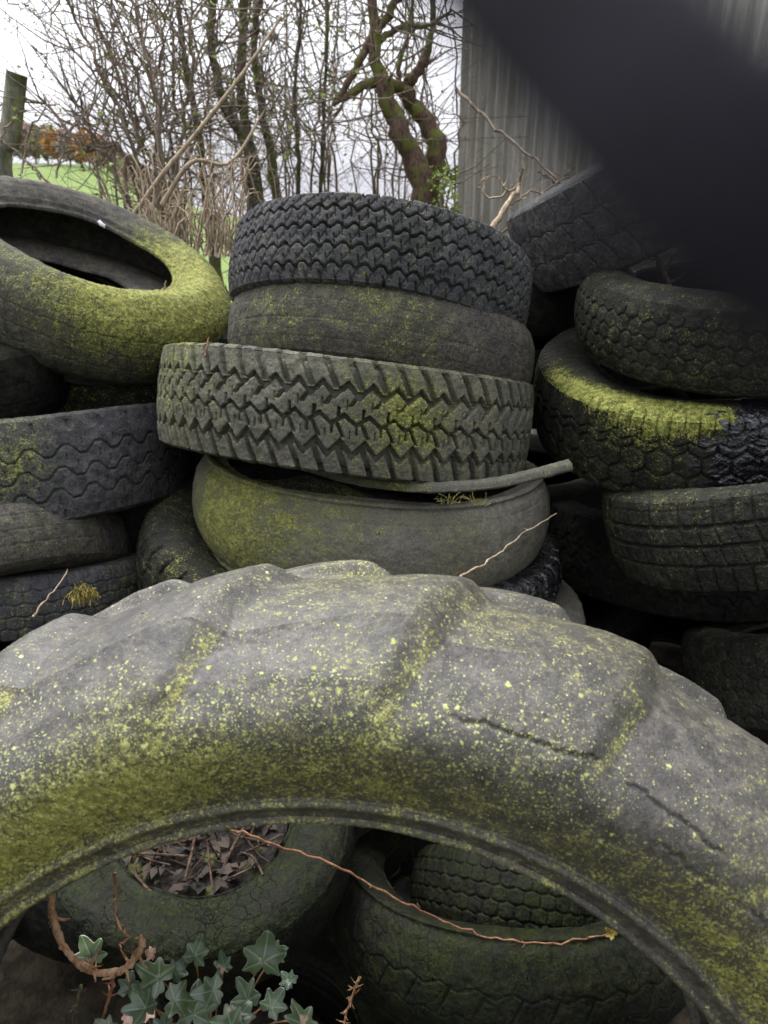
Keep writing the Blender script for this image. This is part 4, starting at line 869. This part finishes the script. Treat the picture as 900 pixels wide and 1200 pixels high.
# ------------------------------------------------------------------ out-of-focus finger over the lens, made up as a flat band
def cam3(x, y, d):                                           # point at depth d from the lens
    a = (x-450)/FPX; b = -(y-600)/FPX; r = np.array([a, cp+b*sp, -sp+b*cp]); return CAM+r*d
m, t = M_('dark_finger'); co = t.n('ShaderNodeTexCoord').outputs['Object']; t.out(t.mix(t.ramp(t.noise(co, 300, 3), .4, .6), (.006, .005, .009), (.013, .012, .018)), .6, t.noise(co, 900, 2), .4, .001, .12); m_finger = m
def finger():
    n = 40; P = smooth_path([cam3(470, -420, .026), cam3(530, -170, .025), cam3(628, -28, .024), cam3(732, 82, .023), cam3(852, 205, .022), cam3(970, 300, .022), cam3(1160, 420, .022)], n)
    T = np.gradient(P, axis=0); T /= np.linalg.norm(T, axis=1)[:, None]; F_ = (CAM-P); F_ /= np.linalg.norm(F_, axis=1)[:, None]; S = np.cross(T, F_); S /= np.linalg.norm(S, axis=1)[:, None]; N_ = np.cross(S, T)
    k = 20; th = np.arange(k)*2*PI/k; cx = np.cos(th); cy = np.sin(th); hw = np.interp(np.linspace(0, 1, n), [0, .3, .6, 1], [.0034, .0034, .0035, .0038])
    V = P[:, None]+(hw[:, None]*cx[None])[..., None]*S[:, None]+(cy*.0008)[None, :, None]*N_[:, None]
    idx = np.arange(n*k).reshape(n, k); i2 = np.roll(idx, -1, 1); qd = np.stack([idx[:-1], i2[:-1], i2[1:], idx[1:]], -1).reshape(-1, 4); tt = []
    for c in range(1, k-1): tt += [[0, c+1, c], [(n-1)*k, (n-1)*k+c, (n-1)*k+c+1]]
    o = raw_mesh('lens_finger', V.reshape(-1, 3), qd, tt, m_finger); lo = Vector(V.reshape(-1, 3)[V.reshape(-1, 3)[:, 2].argmin()]); o.data.transform(Matrix.Translation(-lo)); o.location = lo
    tag(o, 'dark finger over the lens, blurred and out of focus, shaped as a band, upper right', 'finger')
finger()

# ------------------------------------------------------------------ light, sky, camera
SUN_EL, SUN_AZ = math.radians(60), math.radians(325)         # azimuth from +Y clockwise: behind and left of the camera
w = bpy.data.worlds.new('World'); bpy.context.scene.world = w; w.use_nodes = True; nt = w.node_tree; nt.nodes.clear()
N = nt.nodes.new; out = N('ShaderNodeOutputWorld'); bg = N('ShaderNodeBackground'); sky = N('ShaderNodeTexSky'); sky.sky_type = 'NISHITA'; sky.sun_disc = False
sky.sun_elevation = SUN_EL; sky.sun_rotation = SUN_AZ; sky.air_density = 1.; sky.dust_density = 3.
hs = N('ShaderNodeHueSaturation'); hs.inputs['Saturation'].default_value = .16; nt.links.new(sky.outputs[0], hs.inputs['Color'])
tc = N('ShaderNodeTexCoord'); nz = N('ShaderNodeTexNoise'); nz.inputs['Scale'].default_value = 2.2; nz.inputs['Detail'].default_value = 5; mp = N('ShaderNodeMapping'); mp.inputs['Scale'].default_value = (1, 1, 3)
nt.links.new(tc.outputs['Generated'], mp.inputs[0]); nt.links.new(mp.outputs[0], nz.inputs['Vector'])
mr = N('ShaderNodeMapRange'); mr.inputs['From Min'].default_value = .3; mr.inputs['From Max'].default_value = .7; mr.inputs['To Min'].default_value = .88; mr.inputs['To Max'].default_value = 1.08; nt.links.new(nz.outputs[0], mr.inputs[0])
# even cloud cover: lift the sky towards one flat grey-white
mx = N('ShaderNodeMix'); mx.data_type = 'RGBA'; mx.inputs[0].default_value = .55; nt.links.new(hs.outputs[0], mx.inputs[6]); mx.inputs[7].default_value = (SKYV*.94, SKYV*.955, SKYV*1.07, 1)
# an overcast sky is up to three times brighter overhead than at the horizon
sx_ = N('ShaderNodeSeparateXYZ'); nt.links.new(tc.outputs['Generated'], sx_.inputs[0])
zm = N('ShaderNodeMapRange'); zm.inputs['From Min'].default_value = 0; zm.inputs['From Max'].default_value = 1; zm.inputs['To Min'].default_value = 1; zm.inputs['To Max'].default_value = 4.3; nt.links.new(sx_.outputs[2], zm.inputs[0])
# sky dimmed behind the camera, added to cut the light from the front
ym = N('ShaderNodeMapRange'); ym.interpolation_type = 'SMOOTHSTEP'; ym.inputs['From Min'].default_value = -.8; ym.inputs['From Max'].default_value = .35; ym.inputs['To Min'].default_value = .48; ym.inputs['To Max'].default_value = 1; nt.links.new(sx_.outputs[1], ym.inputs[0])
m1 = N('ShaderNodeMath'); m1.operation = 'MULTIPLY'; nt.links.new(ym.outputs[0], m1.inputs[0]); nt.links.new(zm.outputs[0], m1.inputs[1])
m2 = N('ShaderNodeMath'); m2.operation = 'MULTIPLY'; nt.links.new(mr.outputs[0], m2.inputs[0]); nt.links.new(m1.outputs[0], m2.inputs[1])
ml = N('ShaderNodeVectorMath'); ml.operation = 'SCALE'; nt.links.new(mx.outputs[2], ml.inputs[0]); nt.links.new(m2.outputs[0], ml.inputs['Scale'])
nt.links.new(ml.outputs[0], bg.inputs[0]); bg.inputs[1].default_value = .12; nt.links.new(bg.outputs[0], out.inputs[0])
sl = bpy.data.lights.new('sun', 'SUN'); sl.energy = 1.5; sl.angle = math.radians(18); sl.color = (1, .97, .93); so = bpy.data.objects.new('sun', sl); C.objects.link(so)
d = Vector((math.sin(SUN_AZ)*math.cos(SUN_EL), math.cos(SUN_AZ)*math.cos(SUN_EL), math.sin(SUN_EL))); so.rotation_euler = d.to_track_quat('Z', 'Y').to_euler(); so.location = (0, 0, 8)
cd = bpy.data.cameras.new('camera'); co_ = bpy.data.objects.new('camera', cd); C.objects.link(co_); co_.location = tuple(CAM); co_.rotation_euler = (PI/2-PITCH, 0, 0)
cd.sensor_fit = 'VERTICAL'; cd.sensor_height = 24; cd.lens = 24*FPX/1200; cd.clip_start = .005; cd.clip_end = 2500
cd.dof.use_dof = True; cd.dof.focus_distance = 1.12; cd.dof.aperture_fstop = cd.lens/3.6
sc = bpy.context.scene; sc.camera = co_
sc.view_settings.view_transform = 'Standard'; sc.view_settings.look = 'None'; sc.view_settings.gamma = 1; sc.view_settings.exposure = EXPO
sc.cycles.use_denoising = True; sc.cycles.max_bounces = 6; sc.cycles.diffuse_bounces = 4
